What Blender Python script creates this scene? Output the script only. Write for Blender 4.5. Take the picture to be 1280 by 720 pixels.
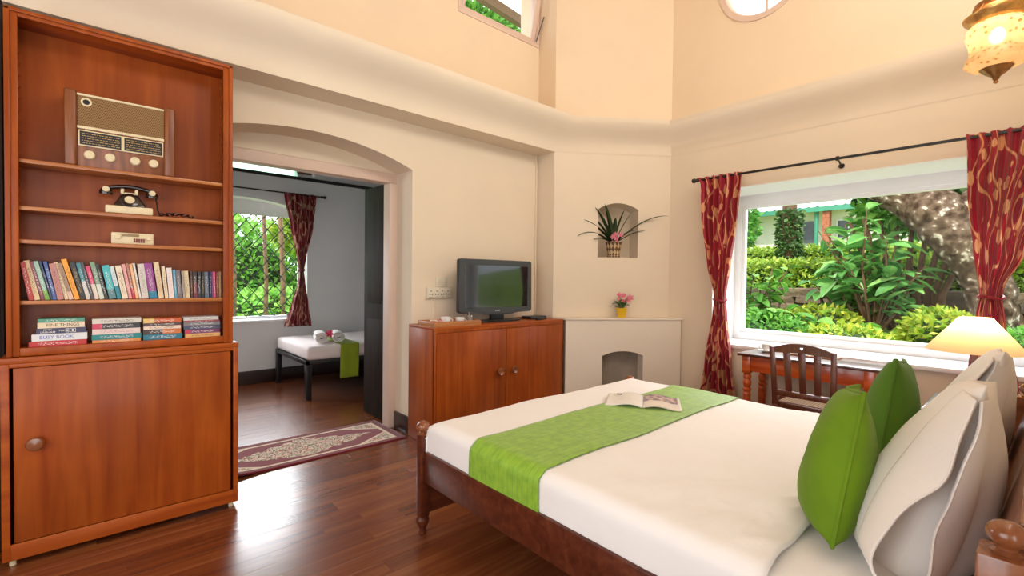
import bpy, bmesh, math, random
from mathutils import Vector, Matrix, noise

for o in list(bpy.data.objects):
    bpy.data.objects.remove(o)
sc = bpy.context.scene
COL = sc.collection
PI = math.pi
R = math.radians

# ------------------------------------------------------------------ camera
cam_d = bpy.data.cameras.new('camera')
cam_d.sensor_width = 36.0
cam_d.lens = 36.0 * 586.81 / 1280.0
cam_d.clip_start = 0.02
cam_d.clip_end = 200
cam = bpy.data.objects.new('camera', cam_d)
COL.objects.link(cam)
YAW, PITCH, ROLL = 0.84763338, -0.0191156859, 0.011583
fwd = Vector((math.cos(YAW) * math.cos(PITCH), math.sin(YAW) * math.cos(PITCH), math.sin(PITCH)))
rgt = fwd.cross(Vector((0, 0, 1))).normalized()
upv = rgt.cross(fwd)
r2 = rgt * math.cos(ROLL) + upv * math.sin(ROLL)
u2 = -rgt * math.sin(ROLL) + upv * math.cos(ROLL)
m = Matrix((r2, u2, -fwd)).transposed().to_4x4()
m.translation = Vector((0, 0, 1.35))
cam.matrix_world = m
sc.camera = cam

# ------------------------------------------------------------------ world, sun, daylight, fill lamps, exposure
world = bpy.data.worlds.new('world')
sc.world = world
world.use_nodes = True
wn = world.node_tree
bg = wn.nodes['Background']
bg.inputs['Color'].default_value = (0.86, 0.94, 1.0, 1)
bg.inputs['Strength'].default_value = 2.6

sc.view_settings.view_transform = 'Standard'
sc.view_settings.look = 'None'
sc.view_settings.exposure = 0.0
sc.view_settings.gamma = 1.0
sc.view_settings.use_curve_mapping = False


def lamp(name, kind, loc, energy, color, size=None, size_y=None, direction=None, radius=None):
    d = bpy.data.lights.new(name, kind)
    d.energy = energy
    d.color = color
    if kind == 'AREA':
        d.shape = 'RECTANGLE'
        d.size = size
        d.size_y = size_y
    if radius is not None:
        d.shadow_soft_size = radius
    o = bpy.data.objects.new(name, d)
    COL.objects.link(o)
    o.location = loc
    if direction is not None:
        o.rotation_euler = Vector(direction).to_track_quat('-Z', 'Y').to_euler()
    return o


s = lamp('sun', 'SUN', (0, 0, 20), 5.0, (1.0, 0.95, 0.82), direction=(0.62, 0.15, -0.85))
s.data.angle = R(2)
# unseen lamps added: fill behind the camera and high up, sky boost at windows
lamp('fill_lamp_back', 'AREA', (-0.35, -1.45, 1.5), 20, (1.0, 0.96, 0.92), 1.9, 2.0, (0.15, 1, 0.0))
lamp('fill_lamp_side', 'AREA', (-1.45, 1.1, 1.6), 21, (1.0, 0.97, 0.94), 2.0, 1.9, (1, 0.1, 0.0))
lamp('fill_lamp_upper', 'AREA', (2.4, -0.28, 3.85), 46, (1.0, 0.91, 0.80), 2.6, 0.8, (0.1, 1, -0.1))
lamp('daylight_far_room', 'AREA', (0.4, 6.35, 1.6), 26, (0.95, 0.97, 1.0), 0.7, 1.2, (0.6, -1, -0.25))
lamp('daylight_far_window', 'AREA', (2.15, 9.5, 3.5), 430, (0.90, 0.95, 1.0), 2.6, 1.7, (-0.1, -1, -0.35))

lamp('daylight_picture_window', 'AREA', (6.7, 1.0, 3.25), 340, (0.93, 0.96, 1.0), 3.0, 1.2, (-1, -0.02, -0.60))

# ------------------------------------------------------------------ material helpers
MATS = {}


def new_mat(name):
    m = bpy.data.materials.new(name)
    m.use_nodes = True
    return m, m.node_tree, m.node_tree.nodes['Principled BSDF']


def N(nt, kind, **kw):
    n = nt.nodes.new(kind)
    for k, v in kw.items():
        setattr(n, k, v)
    return n


def setp(b, rough=None, spec=None, metal=None, coat=None, sheen=None, trans=None, emis=None, estr=None):
    if rough is not None: b.inputs['Roughness'].default_value = rough
    if spec is not None: b.inputs['Specular IOR Level'].default_value = spec
    if metal is not None: b.inputs['Metallic'].default_value = metal
    if coat is not None:
        b.inputs['Coat Weight'].default_value = coat
        b.inputs['Coat Roughness'].default_value = 0.12 if coat != 0.35 else 0.24
    if sheen is not None: b.inputs['Sheen Weight'].default_value = sheen
    if trans is not None: b.inputs['Transmission Weight'].default_value = trans
    if emis is not None:
        b.inputs['Emission Color'].default_value = (*emis, 1)
        b.inputs['Emission Strength'].default_value = estr


def ramp(nt, stops, interp='LINEAR'):
    r = N(nt, 'ShaderNodeValToRGB')
    r.color_ramp.interpolation = interp
    e = r.color_ramp.elements
    e[0].position, e[0].color = stops[0][0], (*stops[0][1], 1)
    e[1].position, e[1].color = stops[-1][0], (*stops[-1][1], 1)
    for p, c in stops[1:-1]:
        x = e.new(p)
        x.color = (*c, 1)
    return r


def bump(nt, b, h, strength, dist=0.01):
    bn = N(nt, 'ShaderNodeBump')
    bn.inputs['Strength'].default_value = strength
    bn.inputs['Distance'].default_value = dist
    nt.links.new(h, bn.inputs['Height'])
    nt.links.new(bn.outputs['Normal'], b.inputs['Normal'])


def plain(name, col, rough=0.5, var=0.06, scale=8, bstr=0.0, **kw):
    """colour with soft procedural variation"""
    if name in MATS: return MATS[name]
    m, nt, b = new_mat(name)
    tc = N(nt, 'ShaderNodeTexCoord')
    no = N(nt, 'ShaderNodeTexNoise')
    no.inputs['Scale'].default_value = scale
    no.inputs['Detail'].default_value = 4
    nt.links.new(tc.outputs['Object'], no.inputs['Vector'])
    lo = tuple(c * (1 - var) for c in col)
    hi = tuple(min(1, c * (1 + var)) for c in col)
    r = ramp(nt, [(0.3, lo), (0.7, hi)])
    nt.links.new(no.outputs['Fac'], r.inputs['Fac'])
    nt.links.new(r.outputs['Color'], b.inputs['Base Color'])
    setp(b, rough=rough, **kw)
    if bstr: bump(nt, b, no.outputs['Fac'], bstr)
    MATS[name] = m
    return m


def wood(name, dark, mid, light, axis='Z', scale=6.0, rough=0.3, coat=0.3, bstr=0.05, per_object=0.0, wear=0.0, spec=0.5):
    if name in MATS: return MATS[name]
    m, nt, b = new_mat(name)
    tc = N(nt, 'ShaderNodeTexCoord')
    mp = N(nt, 'ShaderNodeMapping')
    sv = [scale * 5] * 3
    sv['XYZ'.index(axis)] = scale * 0.35
    mp.inputs['Scale'].default_value = sv
    nt.links.new(tc.outputs['Object'], mp.inputs['Vector'])
    oi = N(nt, 'ShaderNodeObjectInfo')
    add = N(nt, 'ShaderNodeVectorMath', operation='ADD')
    sc_ = N(nt, 'ShaderNodeVectorMath', operation='SCALE')
    cmb = N(nt, 'ShaderNodeCombineXYZ')
    for k in 'XYZ': nt.links.new(oi.outputs['Random'], cmb.inputs[k])
    sc_.inputs['Scale'].default_value = 37.0
    nt.links.new(cmb.outputs[0], sc_.inputs[0])
    nt.links.new(mp.outputs[0], add.inputs[0])
    nt.links.new(sc_.outputs[0], add.inputs[1])
    no = N(nt, 'ShaderNodeTexNoise')
    no.inputs['Scale'].default_value = 1.0
    no.inputs['Detail'].default_value = 6
    no.inputs['Distortion'].default_value = 0.6
    nt.links.new(add.outputs[0], no.inputs['Vector'])
    r = ramp(nt, [(0.25, dark), (0.5, mid), (0.75, light)])
    fac = no.outputs['Fac']
    if per_object:
        ma = N(nt, 'ShaderNodeMath', operation='MULTIPLY_ADD')
        ma.inputs[1].default_value = per_object
        ma.inputs[2].default_value = -per_object * 0.5
        nt.links.new(oi.outputs['Random'], ma.inputs[0])
        ad = N(nt, 'ShaderNodeMath', operation='ADD')
        nt.links.new(fac, ad.inputs[0])
        nt.links.new(ma.outputs[0], ad.inputs[1])
        fac = ad.outputs[0]
    nt.links.new(fac, r.inputs['Fac'])
    colout = r.outputs['Color']
    if wear:
        n2 = N(nt, 'ShaderNodeTexNoise')
        n2.inputs['Scale'].default_value = 2.2
        n2.inputs['Detail'].default_value = 5
        nt.links.new(tc.outputs['Object'], n2.inputs['Vector'])
        r2_ = ramp(nt, [(0.40, (1 - wear, 1 - wear, 1 - wear)), (0.62, (1, 1, 1))])
        nt.links.new(n2.outputs['Fac'], r2_.inputs['Fac'])
        mx = N(nt, 'ShaderNodeMixRGB', blend_type='MULTIPLY')
        mx.inputs['Fac'].default_value = 1
        nt.links.new(colout, mx.inputs['Color1'])
        nt.links.new(r2_.outputs['Color'], mx.inputs['Color2'])
        colout = mx.outputs['Color']
    nt.links.new(colout, b.inputs['Base Color'])
    setp(b, rough=rough, coat=coat, spec=spec)
    if bstr: bump(nt, b, no.outputs['Fac'], bstr, 0.004)
    MATS[name] = m
    return m


def fabric(name, col, var=0.08, rough=0.85, weave=400, bstr=0.15, sheen=0.2, wrinkle=0.0):
    if name in MATS: return MATS[name]
    m, nt, b = new_mat(name)
    tc = N(nt, 'ShaderNodeTexCoord')
    no = N(nt, 'ShaderNodeTexNoise')
    no.inputs['Scale'].default_value = 5
    no.inputs['Detail'].default_value = 5
    nt.links.new(tc.outputs['Object'], no.inputs['Vector'])
    r = ramp(nt, [(0.3, tuple(c * (1 - var) for c in col)), (0.7, tuple(min(1, c * (1 + var)) for c in col))])
    nt.links.new(no.outputs['Fac'], r.inputs['Fac'])
    nt.links.new(r.outputs['Color'], b.inputs['Base Color'])
    n2 = N(nt, 'ShaderNodeTexNoise')
    n2.inputs['Scale'].default_value = weave if not wrinkle else wrinkle
    n2.inputs['Detail'].default_value = 3
    nt.links.new(tc.outputs['Object'], n2.inputs['Vector'])
    setp(b, rough=rough, sheen=sheen, spec=0.2)
    bump(nt, b, n2.outputs['Fac'], bstr, 0.004 if not wrinkle else 0.02)
    MATS[name] = m
    return m


def glass_mat(name, tint=(1, 1, 1), refl=0.06, rough=0.0):
    """thin pane: sees through, with a little mirror reflection"""
    if name in MATS: return MATS[name]
    m, nt, b = new_mat(name)
    nt.nodes.remove(b)
    out = nt.nodes['Material Output']
    t = N(nt, 'ShaderNodeBsdfTransparent')
    t.inputs['Color'].default_value = (*tint, 1)
    g = N(nt, 'ShaderNodeBsdfGlossy')
    g.inputs['Roughness'].default_value = rough
    fr = N(nt, 'ShaderNodeFresnel')
    fr.inputs['IOR'].default_value = 1.3
    mx = N(nt, 'ShaderNodeMixShader')
    mul = N(nt, 'ShaderNodeMath', operation='MULTIPLY')
    mul.inputs[1].default_value = refl / 0.06
    nt.links.new(fr.outputs[0], mul.inputs[0])
    nt.links.new(mul.outputs[0], mx.inputs[0])
    nt.links.new(t.outputs[0], mx.inputs[1])
    nt.links.new(g.outputs[0], mx.inputs[2])
    nt.links.new(mx.outputs[0], out.inputs['Surface'])
    MATS[name] = m
    return m


def leaf_mat(name, c1, c2, c3, trans=0.35, rough=0.45):
    if name in MATS: return MATS[name]
    m, nt, b = new_mat(name)
    out = nt.nodes['Material Output']
    geo = N(nt, 'ShaderNodeNewGeometry')
    oi = N(nt, 'ShaderNodeObjectInfo')
    ad = N(nt, 'ShaderNodeMath', operation='ADD')
    nt.links.new(geo.outputs['Random Per Island'], ad.inputs[0])
    nt.links.new(oi.outputs['Random'], ad.inputs[1])
    fr = N(nt, 'ShaderNodeMath', operation='FRACT')
    nt.links.new(ad.outputs[0], fr.inputs[0])
    r = ramp(nt, [(0.0, c1), (0.5, c2), (1.0, c3)])
    nt.links.new(fr.outputs[0], r.inputs['Fac'])
    nt.links.new(r.outputs['Color'], b.inputs['Base Color'])
    setp(b, rough=rough, spec=0.35)
    tl = N(nt, 'ShaderNodeBsdfTranslucent')
    nt.links.new(r.outputs['Color'], tl.inputs['Color'])
    mx = N(nt, 'ShaderNodeMixShader')
    mx.inputs[0].default_value = trans
    nt.links.new(b.outputs[0], mx.inputs[1])
    nt.links.new(tl.outputs[0], mx.inputs[2])
    nt.links.new(mx.outputs[0], out.inputs['Surface'])
    MATS[name] = m
    return m


# ------------------------------------------------------------------ mesh helpers
def wloc(o):
    v = Vector((0, 0, 0))
    while o:
        v += Vector(o.location)
        o = o.parent
    return v


class MB:
    """collects shapes in world coordinates, links them as one mesh object"""

    def __init__(self):
        self.bm = bmesh.new()
        self.uv = None

    def _bevel(self, faces, w, seg=2):
        edges = set()
        for f in faces:
            for e in f.edges: edges.add(e)
        bmesh.ops.bevel(self.bm, geom=list(edges), offset=w, segments=seg, profile=0.5, affect='EDGES', clamp_overlap=True)

    def hexa(self, pts, bev=0, seg=2):
        vs = [self.bm.verts.new(p) for p in pts]
        fs = [self.bm.faces.new([vs[i] for i in q]) for q in
              ((0, 3, 2, 1), (4, 5, 6, 7), (0, 1, 5, 4), (1, 2, 6, 5), (2, 3, 7, 6), (3, 0, 4, 7))]
        if bev: self._bevel(fs, bev, seg)
        return self

    def box(self, x0, x1, y0, y1, z0, z1, bev=0, seg=2):
        return self.hexa([(x0, y0, z0), (x1, y0, z0), (x1, y1, z0), (x0, y1, z0),
                          (x0, y0, z1), (x1, y0, z1), (x1, y1, z1), (x0, y1, z1)], bev, seg)

    def obox(self, c, size, mat3, bev=0, seg=2):
        hx, hy, hz = [s_ / 2 for s_ in size]
        c = Vector(c)
        pts = [c + mat3 @ Vector(p) for p in
               ((-hx, -hy, -hz), (hx, -hy, -hz), (hx, hy, -hz), (-hx, hy, -hz), (-hx, -hy, hz), (hx, -hy, hz), (hx, hy, hz), (-hx, hy, hz))]
        return self.hexa(pts, bev, seg)

    def prism(self, outline, fn, d0, d1, bev=0):
        """outline of 2D points, fn(u, v, d) -> point"""
        a = [self.bm.verts.new(fn(u, v, d0)) for u, v in outline]
        c = [self.bm.verts.new(fn(u, v, d1)) for u, v in outline]
        n = len(outline)
        fs = [self.bm.faces.new(a[::-1]), self.bm.faces.new(c)]
        for i in range(n):
            fs.append(self.bm.faces.new((a[i], a[(i + 1) % n], c[(i + 1) % n], c[i])))
        if bev: self._bevel(fs, bev, 1)
        return self

    def lathe(self, c, prof, n=24, axis=(0, 0, 1), cap=True):
        c = Vector(c)
        ax = Vector(axis).normalized()
        q = Vector((0, 0, 1)).rotation_difference(ax)
        rings = []
        for r_, h in prof:
            rings.append([self.bm.verts.new(c + q @ Vector((r_ * math.cos(2 * PI * i / n), r_ * math.sin(2 * PI * i / n), h))) for i in range(n)])
        for a, b_ in zip(rings, rings[1:]):
            for i in range(n):
                self.bm.faces.new((a[i], a[(i + 1) % n], b_[(i + 1) % n], b_[i]))
        if cap:
            if prof[0][0] > 1e-5: self.bm.faces.new(rings[0][::-1])
            if prof[-1][0] > 1e-5: self.bm.faces.new(rings[-1])
        return self

    def cyl(self, p0, p1, r, n=12, r1=None):
        p0, p1 = Vector(p0), Vector(p1)
        L = (p1 - p0).length
        return self.lathe(p0, [(r, 0), (r if r1 is None else r1, L)], n, p1 - p0)

    def ball(self, c, rx, ry=None, rz=None, n=16):
        ry = rx if ry is None else ry
        rz = rx if rz is None else rz
        rr = bmesh.ops.create_uvsphere(self.bm, u_segments=n, v_segments=max(6, n // 2), radius=1)
        bmesh.ops.transform(self.bm, matrix=Matrix.Translation(c) @ Matrix.Diagonal((rx, ry, rz, 1)), verts=rr['verts'])
        return self

    def tube(self, pts, r, n=8):
        pts = [Vector(p) for p in pts]
        rs = r if isinstance(r, (list, tuple)) else [r] * len(pts)
        rings = []
        prev = None
        for i, p in enumerate(pts):
            d = (pts[min(i + 1, len(pts) - 1)] - pts[max(i - 1, 0)]).normalized()
            if prev is None:
                a = d.orthogonal().normalized()
            else:
                a = (prev - d * prev.dot(d)).normalized()
            prev = a
            b_ = d.cross(a)
            rings.append([self.bm.verts.new(p + (a * math.cos(2 * PI * k / n) + b_ * math.sin(2 * PI * k / n)) * rs[i]) for k in range(n)])
        for a, b_ in zip(rings, rings[1:]):
            for k in range(n):
                self.bm.faces.new((a[k], a[(k + 1) % n], b_[(k + 1) % n], b_[k]))
        self.bm.faces.new(rings[0][::-1])
        self.bm.faces.new(rings[-1])
        return self

    def grid(self, fn, nu, nv, uvfn=None):
        vs = [[self.bm.verts.new(fn(i / nu, j / nv)) for i in range(nu + 1)] for j in range(nv + 1)]
        if uvfn and self.uv is None:
            self.uv = self.bm.loops.layers.uv.new('UVMap')
        for j in range(nv):
            for i in range(nu):
                f = self.bm.faces.new((vs[j][i], vs[j][i + 1], vs[j + 1][i + 1], vs[j + 1][i]))
                if uvfn:
                    for lp, (a, b_) in zip(f.loops, ((i, j), (i + 1, j), (i + 1, j + 1), (i, j + 1))):
                        lp[self.uv].uv = uvfn(a / nu, b_ / nv)
        return vs

    def build(self, name, mat, parent=None, smooth=True, loc=None, angle=35, recalc=True):
        bm = self.bm
        if recalc: bmesh.ops.recalc_face_normals(bm, faces=bm.faces)
        if parent is not None and loc is None:
            off = wloc(parent)
            rel = Vector((0, 0, 0))
        else:
            if loc is None:
                xs = [v.co for v in bm.verts]
                lo = [min(c[k] for c in xs) for k in range(3)]
                hi = [max(c[k] for c in xs) for k in range(3)]
                loc = ((lo[0] + hi[0]) / 2, (lo[1] + hi[1]) / 2, lo[2])
            off = Vector(loc)
            rel = off - (wloc(parent) if parent else Vector((0, 0, 0)))
        for v in bm.verts: v.co -= off
        me = bpy.data.meshes.new(name)
        bm.to_mesh(me)
        bm.free()
        if smooth:
            me.polygons.foreach_set('use_smooth', [True] * len(me.polygons))
            me.set_sharp_from_angle(angle=R(angle))
        me.materials.append(mat)
        o = bpy.data.objects.new(name, me)
        o.location = rel
        COL.objects.link(o)
        if parent: o.parent = parent
        return o


def tag(o, label=None, cat=None, group=None, kind=None):
    if label: o['label'] = label
    if cat: o['category'] = cat
    if group: o['group'] = group
    if kind: o['kind'] = kind
    return o


def thing(name, loc, label, cat, group=None):
    o = bpy.data.objects.new(name, None)
    o.location = loc
    o.empty_display_size = 0.1
    COL.objects.link(o)
    return tag(o, label, cat, group)


def struct(name, loc=(0, 0, 0)):
    o = bpy.data.objects.new(name, None)
    o.location = loc
    COL.objects.link(o)
    o['kind'] = 'structure'
    return o


def copy_tree(o, parent=None):
    c = o.copy()
    COL.objects.link(c)
    if parent: c.parent = parent
    for ch in list(o.children): copy_tree(ch, c)
    return c


def xz(u, v, d): return (u, d, v)


def yz(u, v, d): return (d, u, v)


def xy(u, v, d): return (u, v, d)


def arc(cx, cy, rx, ry, a0, a1, n):
    return [(cx + rx * math.cos(R(a0 + (a1 - a0) * i / n)), cy + ry * math.sin(R(a0 + (a1 - a0) * i / n))) for i in range(n + 1)]


def text(body, loc, size, mat, parent, rot, extrude=0.0004, align='LEFT', name='lettering', sx=1.0):
    c = bpy.data.curves.new(name, 'FONT')
    c.body = body
    c.size = size
    c.extrude = extrude
    c.align_x = align
    c.align_y = 'CENTER'
    c.resolution_u = 3
    c.materials.append(mat)
    tmp = bpy.data.objects.new(name, c)
    COL.objects.link(tmp)
    me = bpy.data.meshes.new_from_object(tmp.evaluated_get(bpy.context.evaluated_depsgraph_get()))
    bpy.data.objects.remove(tmp)
    o = bpy.data.objects.new(name, me)
    o.location = Vector(loc) - wloc(parent)
    o.rotation_euler = rot
    o.scale = (sx, 1, 1)
    COL.objects.link(o)
    o.parent = parent
    return o


# ------------------------------------------------------------------ materials
PLASTER = plain('cream_plaster', (0.78, 0.655, 0.505), 0.8, 0.03, 1.5, 0.04)
PLASTER_WARMLIT = plain('upper_plaster_warm_lit', (0.82, 0.65, 0.46), 0.8, 0.03, 1.5, 0.03)  # wall plaster with the warm bulb light of the upper room tinted into it
WHITE_PLASTER = plain('white_plaster', (0.80, 0.70, 0.58), 0.75, 0.02, 2, 0.03)
PINK_PAINT = plain('pale_pink_paint', (0.72, 0.54, 0.44), 0.5, 0.03, 4)
GREY_PLASTER = plain('grey_white_plaster', (0.78, 0.77, 0.77), 0.8, 0.03, 1.5, 0.03)
WHITE_PAINT = plain('white_gloss_paint', (0.90, 0.90, 0.91), 0.35, 0.01, 5)
DARK_TRIM = wood('dark_skirting_wood', (0.012, 0.005, 0.004), (0.025, 0.010, 0.007), (0.045, 0.018, 0.011), 'X', 6, 0.35, 0.2)
BLACK_METAL = plain('black_metal', (0.012, 0.010, 0.010), 0.35, 0.1, 20)
MAHOG = wood('red_mahogany', (0.27, 0.043, 0.005), (0.36, 0.071, 0.008), (0.44, 0.10, 0.012), 'Z', 4, 0.38, 0.06, 0.03, wear=0.22, spec=0.22)
MAHOG_X = wood('red_mahogany_lengthwise', (0.27, 0.043, 0.005), (0.36, 0.071, 0.008), (0.44, 0.10, 0.012), 'X', 4, 0.38, 0.06, 0.03, spec=0.25)
SHELF_EDGE = wood('honey_shelf_wood', (0.30, 0.08, 0.015), (0.42, 0.14, 0.03), (0.52, 0.20, 0.05), 'X', 5, 0.35, 0.2)
BED_WOOD = wood('dark_bed_wood', (0.05, 0.010, 0.004), (0.095, 0.020, 0.008), (0.15, 0.038, 0.014), 'X', 5, 0.32, 0.15, 0.03, spec=0.3)
HEAD_WOOD = wood('headboard_wood', (0.16, 0.045, 0.016), (0.24, 0.075, 0.026), (0.32, 0.11, 0.04), 'X', 5, 0.26, 0.5, 0.03)
DESK_WOOD = wood('red_orange_desk_wood', (0.36, 0.042, 0.008), (0.56, 0.085, 0.014), (0.68, 0.14, 0.028), 'Y', 6, 0.25, 0.5, 0.03)
DESK_TOP = wood('dark_polished_desk_top', (0.05, 0.012, 0.006), (0.09, 0.022, 0.010), (0.13, 0.035, 0.014), 'Y', 6, 0.30, 0.6, 0.0)
CHAIR_WOOD = wood('chair_brown_wood', (0.07, 0.015, 0.008), (0.13, 0.030, 0.014), (0.20, 0.052, 0.022), 'Z', 8, 0.35, 0.3)
TRAY_WOOD = wood('tray_wood', (0.30, 0.10, 0.03), (0.45, 0.17, 0.05), (0.55, 0.24, 0.08), 'X', 8, 0.4, 0.1)
FLOORWOOD = wood('floor_board_wood', (0.115, 0.027, 0.009), (0.175, 0.047, 0.014), (0.245, 0.078, 0.024), 'X', 4, 0.27, 0.35, 0.03, per_object=0.30)
DOORWOOD = wood('dark_door_wood', (0.012, 0.008, 0.006), (0.022, 0.014, 0.010), (0.045, 0.022, 0.014), 'Z', 5, 0.65, 0.0, spec=0.12)
COTTON = fabric('white_cotton', (0.86, 0.82, 0.80), 0.01, 0.85, bstr=0.12, sheen=0.1, wrinkle=14)
PILLOWC = fabric('cream_pillow_cotton', (0.85, 0.79, 0.745), 0.01, 0.8, bstr=0.15, sheen=0.1, wrinkle=12)
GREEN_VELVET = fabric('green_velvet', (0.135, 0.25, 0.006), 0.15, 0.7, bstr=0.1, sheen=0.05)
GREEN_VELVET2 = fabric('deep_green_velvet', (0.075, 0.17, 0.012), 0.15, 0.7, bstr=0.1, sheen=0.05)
BLACK_PLASTIC = plain('black_plastic', (0.012, 0.012, 0.013), 0.3, 0.05, 20)
DARKGREY_PLASTIC = plain('dark_grey_plastic', (0.045, 0.047, 0.052), 0.35, 0.05, 20)
IVORY = plain('ivory_plastic', (0.72, 0.60, 0.38), 0.4, 0.05, 20)
CREAM_PLATE = plain('cream_switch_plastic', (0.74, 0.66, 0.52), 0.35, 0.02, 20)
GREYDARK = plain('dark_slots', (0.05, 0.04, 0.035), 0.6, 0.05, 20)
CERAMIC = plain('white_ceramic', (0.85, 0.83, 0.80), 0.15, 0.02, 10)
STEEL = plain('steel', (0.55, 0.55, 0.56), 0.2, 0.04, 20, metal=1.0)
BRASS = plain('aged_brass', (0.34, 0.17, 0.065), 0.32, 0.25, 40, metal=0.9)
GOLD = plain('gold_lettering', (0.65, 0.42, 0.14), 0.4, 0.03, 20)
WHITE_INK = plain('white_ink', (0.85, 0.83, 0.80), 0.6, 0.02, 20)
DARK_INK = plain('dark_ink', (0.10, 0.06, 0.05), 0.6, 0.02, 20)
BLUE_INK = plain('blue_ink', (0.10, 0.16, 0.45), 0.6, 0.02, 20)
PAGES = plain('page_paper', (0.74, 0.66, 0.52), 0.8, 0.06, 60)
CANDLE_GLASS = glass_mat('window_glass', refl=0.008)


def runner_mat():
    m, nt, b = new_mat('green_pleated_silk')
    tc = N(nt, 'ShaderNodeTexCoord')
    sep = N(nt, 'ShaderNodeSeparateXYZ')
    nt.links.new(tc.outputs['UV'], sep.inputs[0])
    w = N(nt, 'ShaderNodeTexWave', wave_type='BANDS', bands_direction='Y', wave_profile='SAW')
    w.inputs['Scale'].default_value = 10.5
    w.inputs['Distortion'].default_value = 0.5
    w.inputs['Detail'].default_value = 1
    nt.links.new(tc.outputs['UV'], w.inputs['Vector'])
    no = N(nt, 'ShaderNodeTexNoise')
    no.inputs['Scale'].default_value = 22
    no.inputs['Detail'].default_value = 5
    nt.links.new(tc.outputs['UV'], no.inputs['Vector'])
    r = ramp(nt, [(0.25, (0.16, 0.33, 0.010)), (0.75, (0.30, 0.50, 0.025))])
    nt.links.new(no.outputs['Fac'], r.inputs['Fac'])
    r2_ = ramp(nt, [(0.0, (0.55, 0.60, 0.5)), (0.14, (1, 1, 1)), (1.0, (1, 1, 1))])
    nt.links.new(w.outputs['Fac'], r2_.inputs['Fac'])
    mx = N(nt, 'ShaderNodeMixRGB', blend_type='MULTIPLY')
    mx.inputs['Fac'].default_value = 1
    nt.links.new(r.outputs['Color'], mx.inputs['Color1'])
    nt.links.new(r2_.outputs['Color'], mx.inputs['Color2'])
    nt.links.new(mx.outputs['Color'], b.inputs['Base Color'])
    setp(b, rough=0.55, sheen=0.3)
    bump(nt, b, w.outputs['Fac'], 0.6, 0.008)
    return m


def curtain_mat(name, base, gold, scale=1.0):
    m, nt, b = new_mat(name)
    tc = N(nt, 'ShaderNodeTexCoord')
    mp = N(nt, 'ShaderNodeMapping')
    mp.inputs['Scale'].default_value = (scale, scale, 1)
    nt.links.new(tc.outputs['UV'], mp.inputs['Vector'])
    w = N(nt, 'ShaderNodeTexWave', wave_type='BANDS', bands_direction='X', wave_profile='SIN')
    w.inputs['Scale'].default_value = 1.9
    w.inputs['Distortion'].default_value = 12.0
    w.inputs['Detail'].default_value = 0.0
    w.inputs['Detail Scale'].default_value = 1.5
    nt.links.new(mp.outputs[0], w.inputs['Vector'])
    r1_ = ramp(nt, [(0.92, (0, 0, 0)), (0.965, (1, 1, 1))])
    nt.links.new(w.outputs['Fac'], r1_.inputs['Fac'])
    v = N(nt, 'ShaderNodeTexVoronoi')
    v.inputs['Scale'].default_value = 7.5
    v.inputs['Randomness'].default_value = 0.75
    nt.links.new(mp.outputs[0], v.inputs['Vector'])
    no = N(nt, 'ShaderNodeTexNoise')
    no.inputs['Scale'].default_value = 30
    nt.links.new(mp.outputs[0], no.inputs['Vector'])
    ma = N(nt, 'ShaderNodeMath', operation='MULTIPLY_ADD')
    ma.inputs[1].default_value = 0.22
    nt.links.new(no.outputs['Fac'], ma.inputs[0])
    nt.links.new(v.outputs['Distance'], ma.inputs[2])
    r3 = ramp(nt, [(0.47, (1, 1, 1)), (0.485, (0, 0, 0))])
    nt.links.new(ma.outputs[0], r3.inputs['Fac'])
    mxx = N(nt, 'ShaderNodeMixRGB', blend_type='LIGHTEN')
    mxx.inputs['Fac'].default_value = 1
    nt.links.new(r1_.outputs['Color'], mxx.inputs['Color1'])
    nt.links.new(r3.outputs['Color'], mxx.inputs['Color2'])
    mix = N(nt, 'ShaderNodeMixRGB')
    nt.links.new(mxx.outputs['Color'], mix.inputs['Fac'])
    mix.inputs['Color1'].default_value = (*base, 1)
    mix.inputs['Color2'].default_value = (*gold, 1)
    nt.links.new(mix.outputs['Color'], b.inputs['Base Color'])
    setp(b, rough=0.5, sheen=0.2)
    out = nt.nodes['Material Output']
    tl = N(nt, 'ShaderNodeBsdfTranslucent')
    nt.links.new(mix.outputs['Color'], tl.inputs['Color'])
    ms = N(nt, 'ShaderNodeMixShader')
    ms.inputs[0].default_value = 0.25
    nt.links.new(b.outputs[0], ms.inputs[1])
    nt.links.new(tl.outputs[0], ms.inputs[2])
    nt.links.new(ms.outputs[0], out.inputs['Surface'])
    return m


RUNNER = runner_mat()
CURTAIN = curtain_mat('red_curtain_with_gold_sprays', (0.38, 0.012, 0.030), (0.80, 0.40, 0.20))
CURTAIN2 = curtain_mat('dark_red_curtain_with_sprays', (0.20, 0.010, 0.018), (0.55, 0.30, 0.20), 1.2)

# ================================================================== ROOM SHELL
YT, YB = 3.58, 3.334          # TV wall plane, face of the deep beam
XP = 3.504                    # return of the corner pier
XW = 4.52                     # window wall plane
XG = 5.02                     # plane of the window frame
DY = 2.62                     # where the corner wall meets the window wall

# ---- floor: a slab with every board its own piece
fl = MB().box(-1.7, 4.7, -1.7, 6.9, -0.12, -0.02).build('floor', FLOORWOOD, smooth=False, loc=(0, 0, -0.02))
fl['kind'] = 'structure'
rnd = random.Random(4)
plank_meshes = []
for L in (0.7, 0.95, 1.2, 1.5, 1.9):
    o = MB().box(-L / 2, L / 2, -0.0520, 0.0520, -0.02, 0, 0.0007, 1).build('plank', FLOORWOOD, fl, smooth=False)
    plank_meshes.append((L, o.data))
    bpy.data.objects.remove(o)
rest = MB()
count = 0


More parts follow.
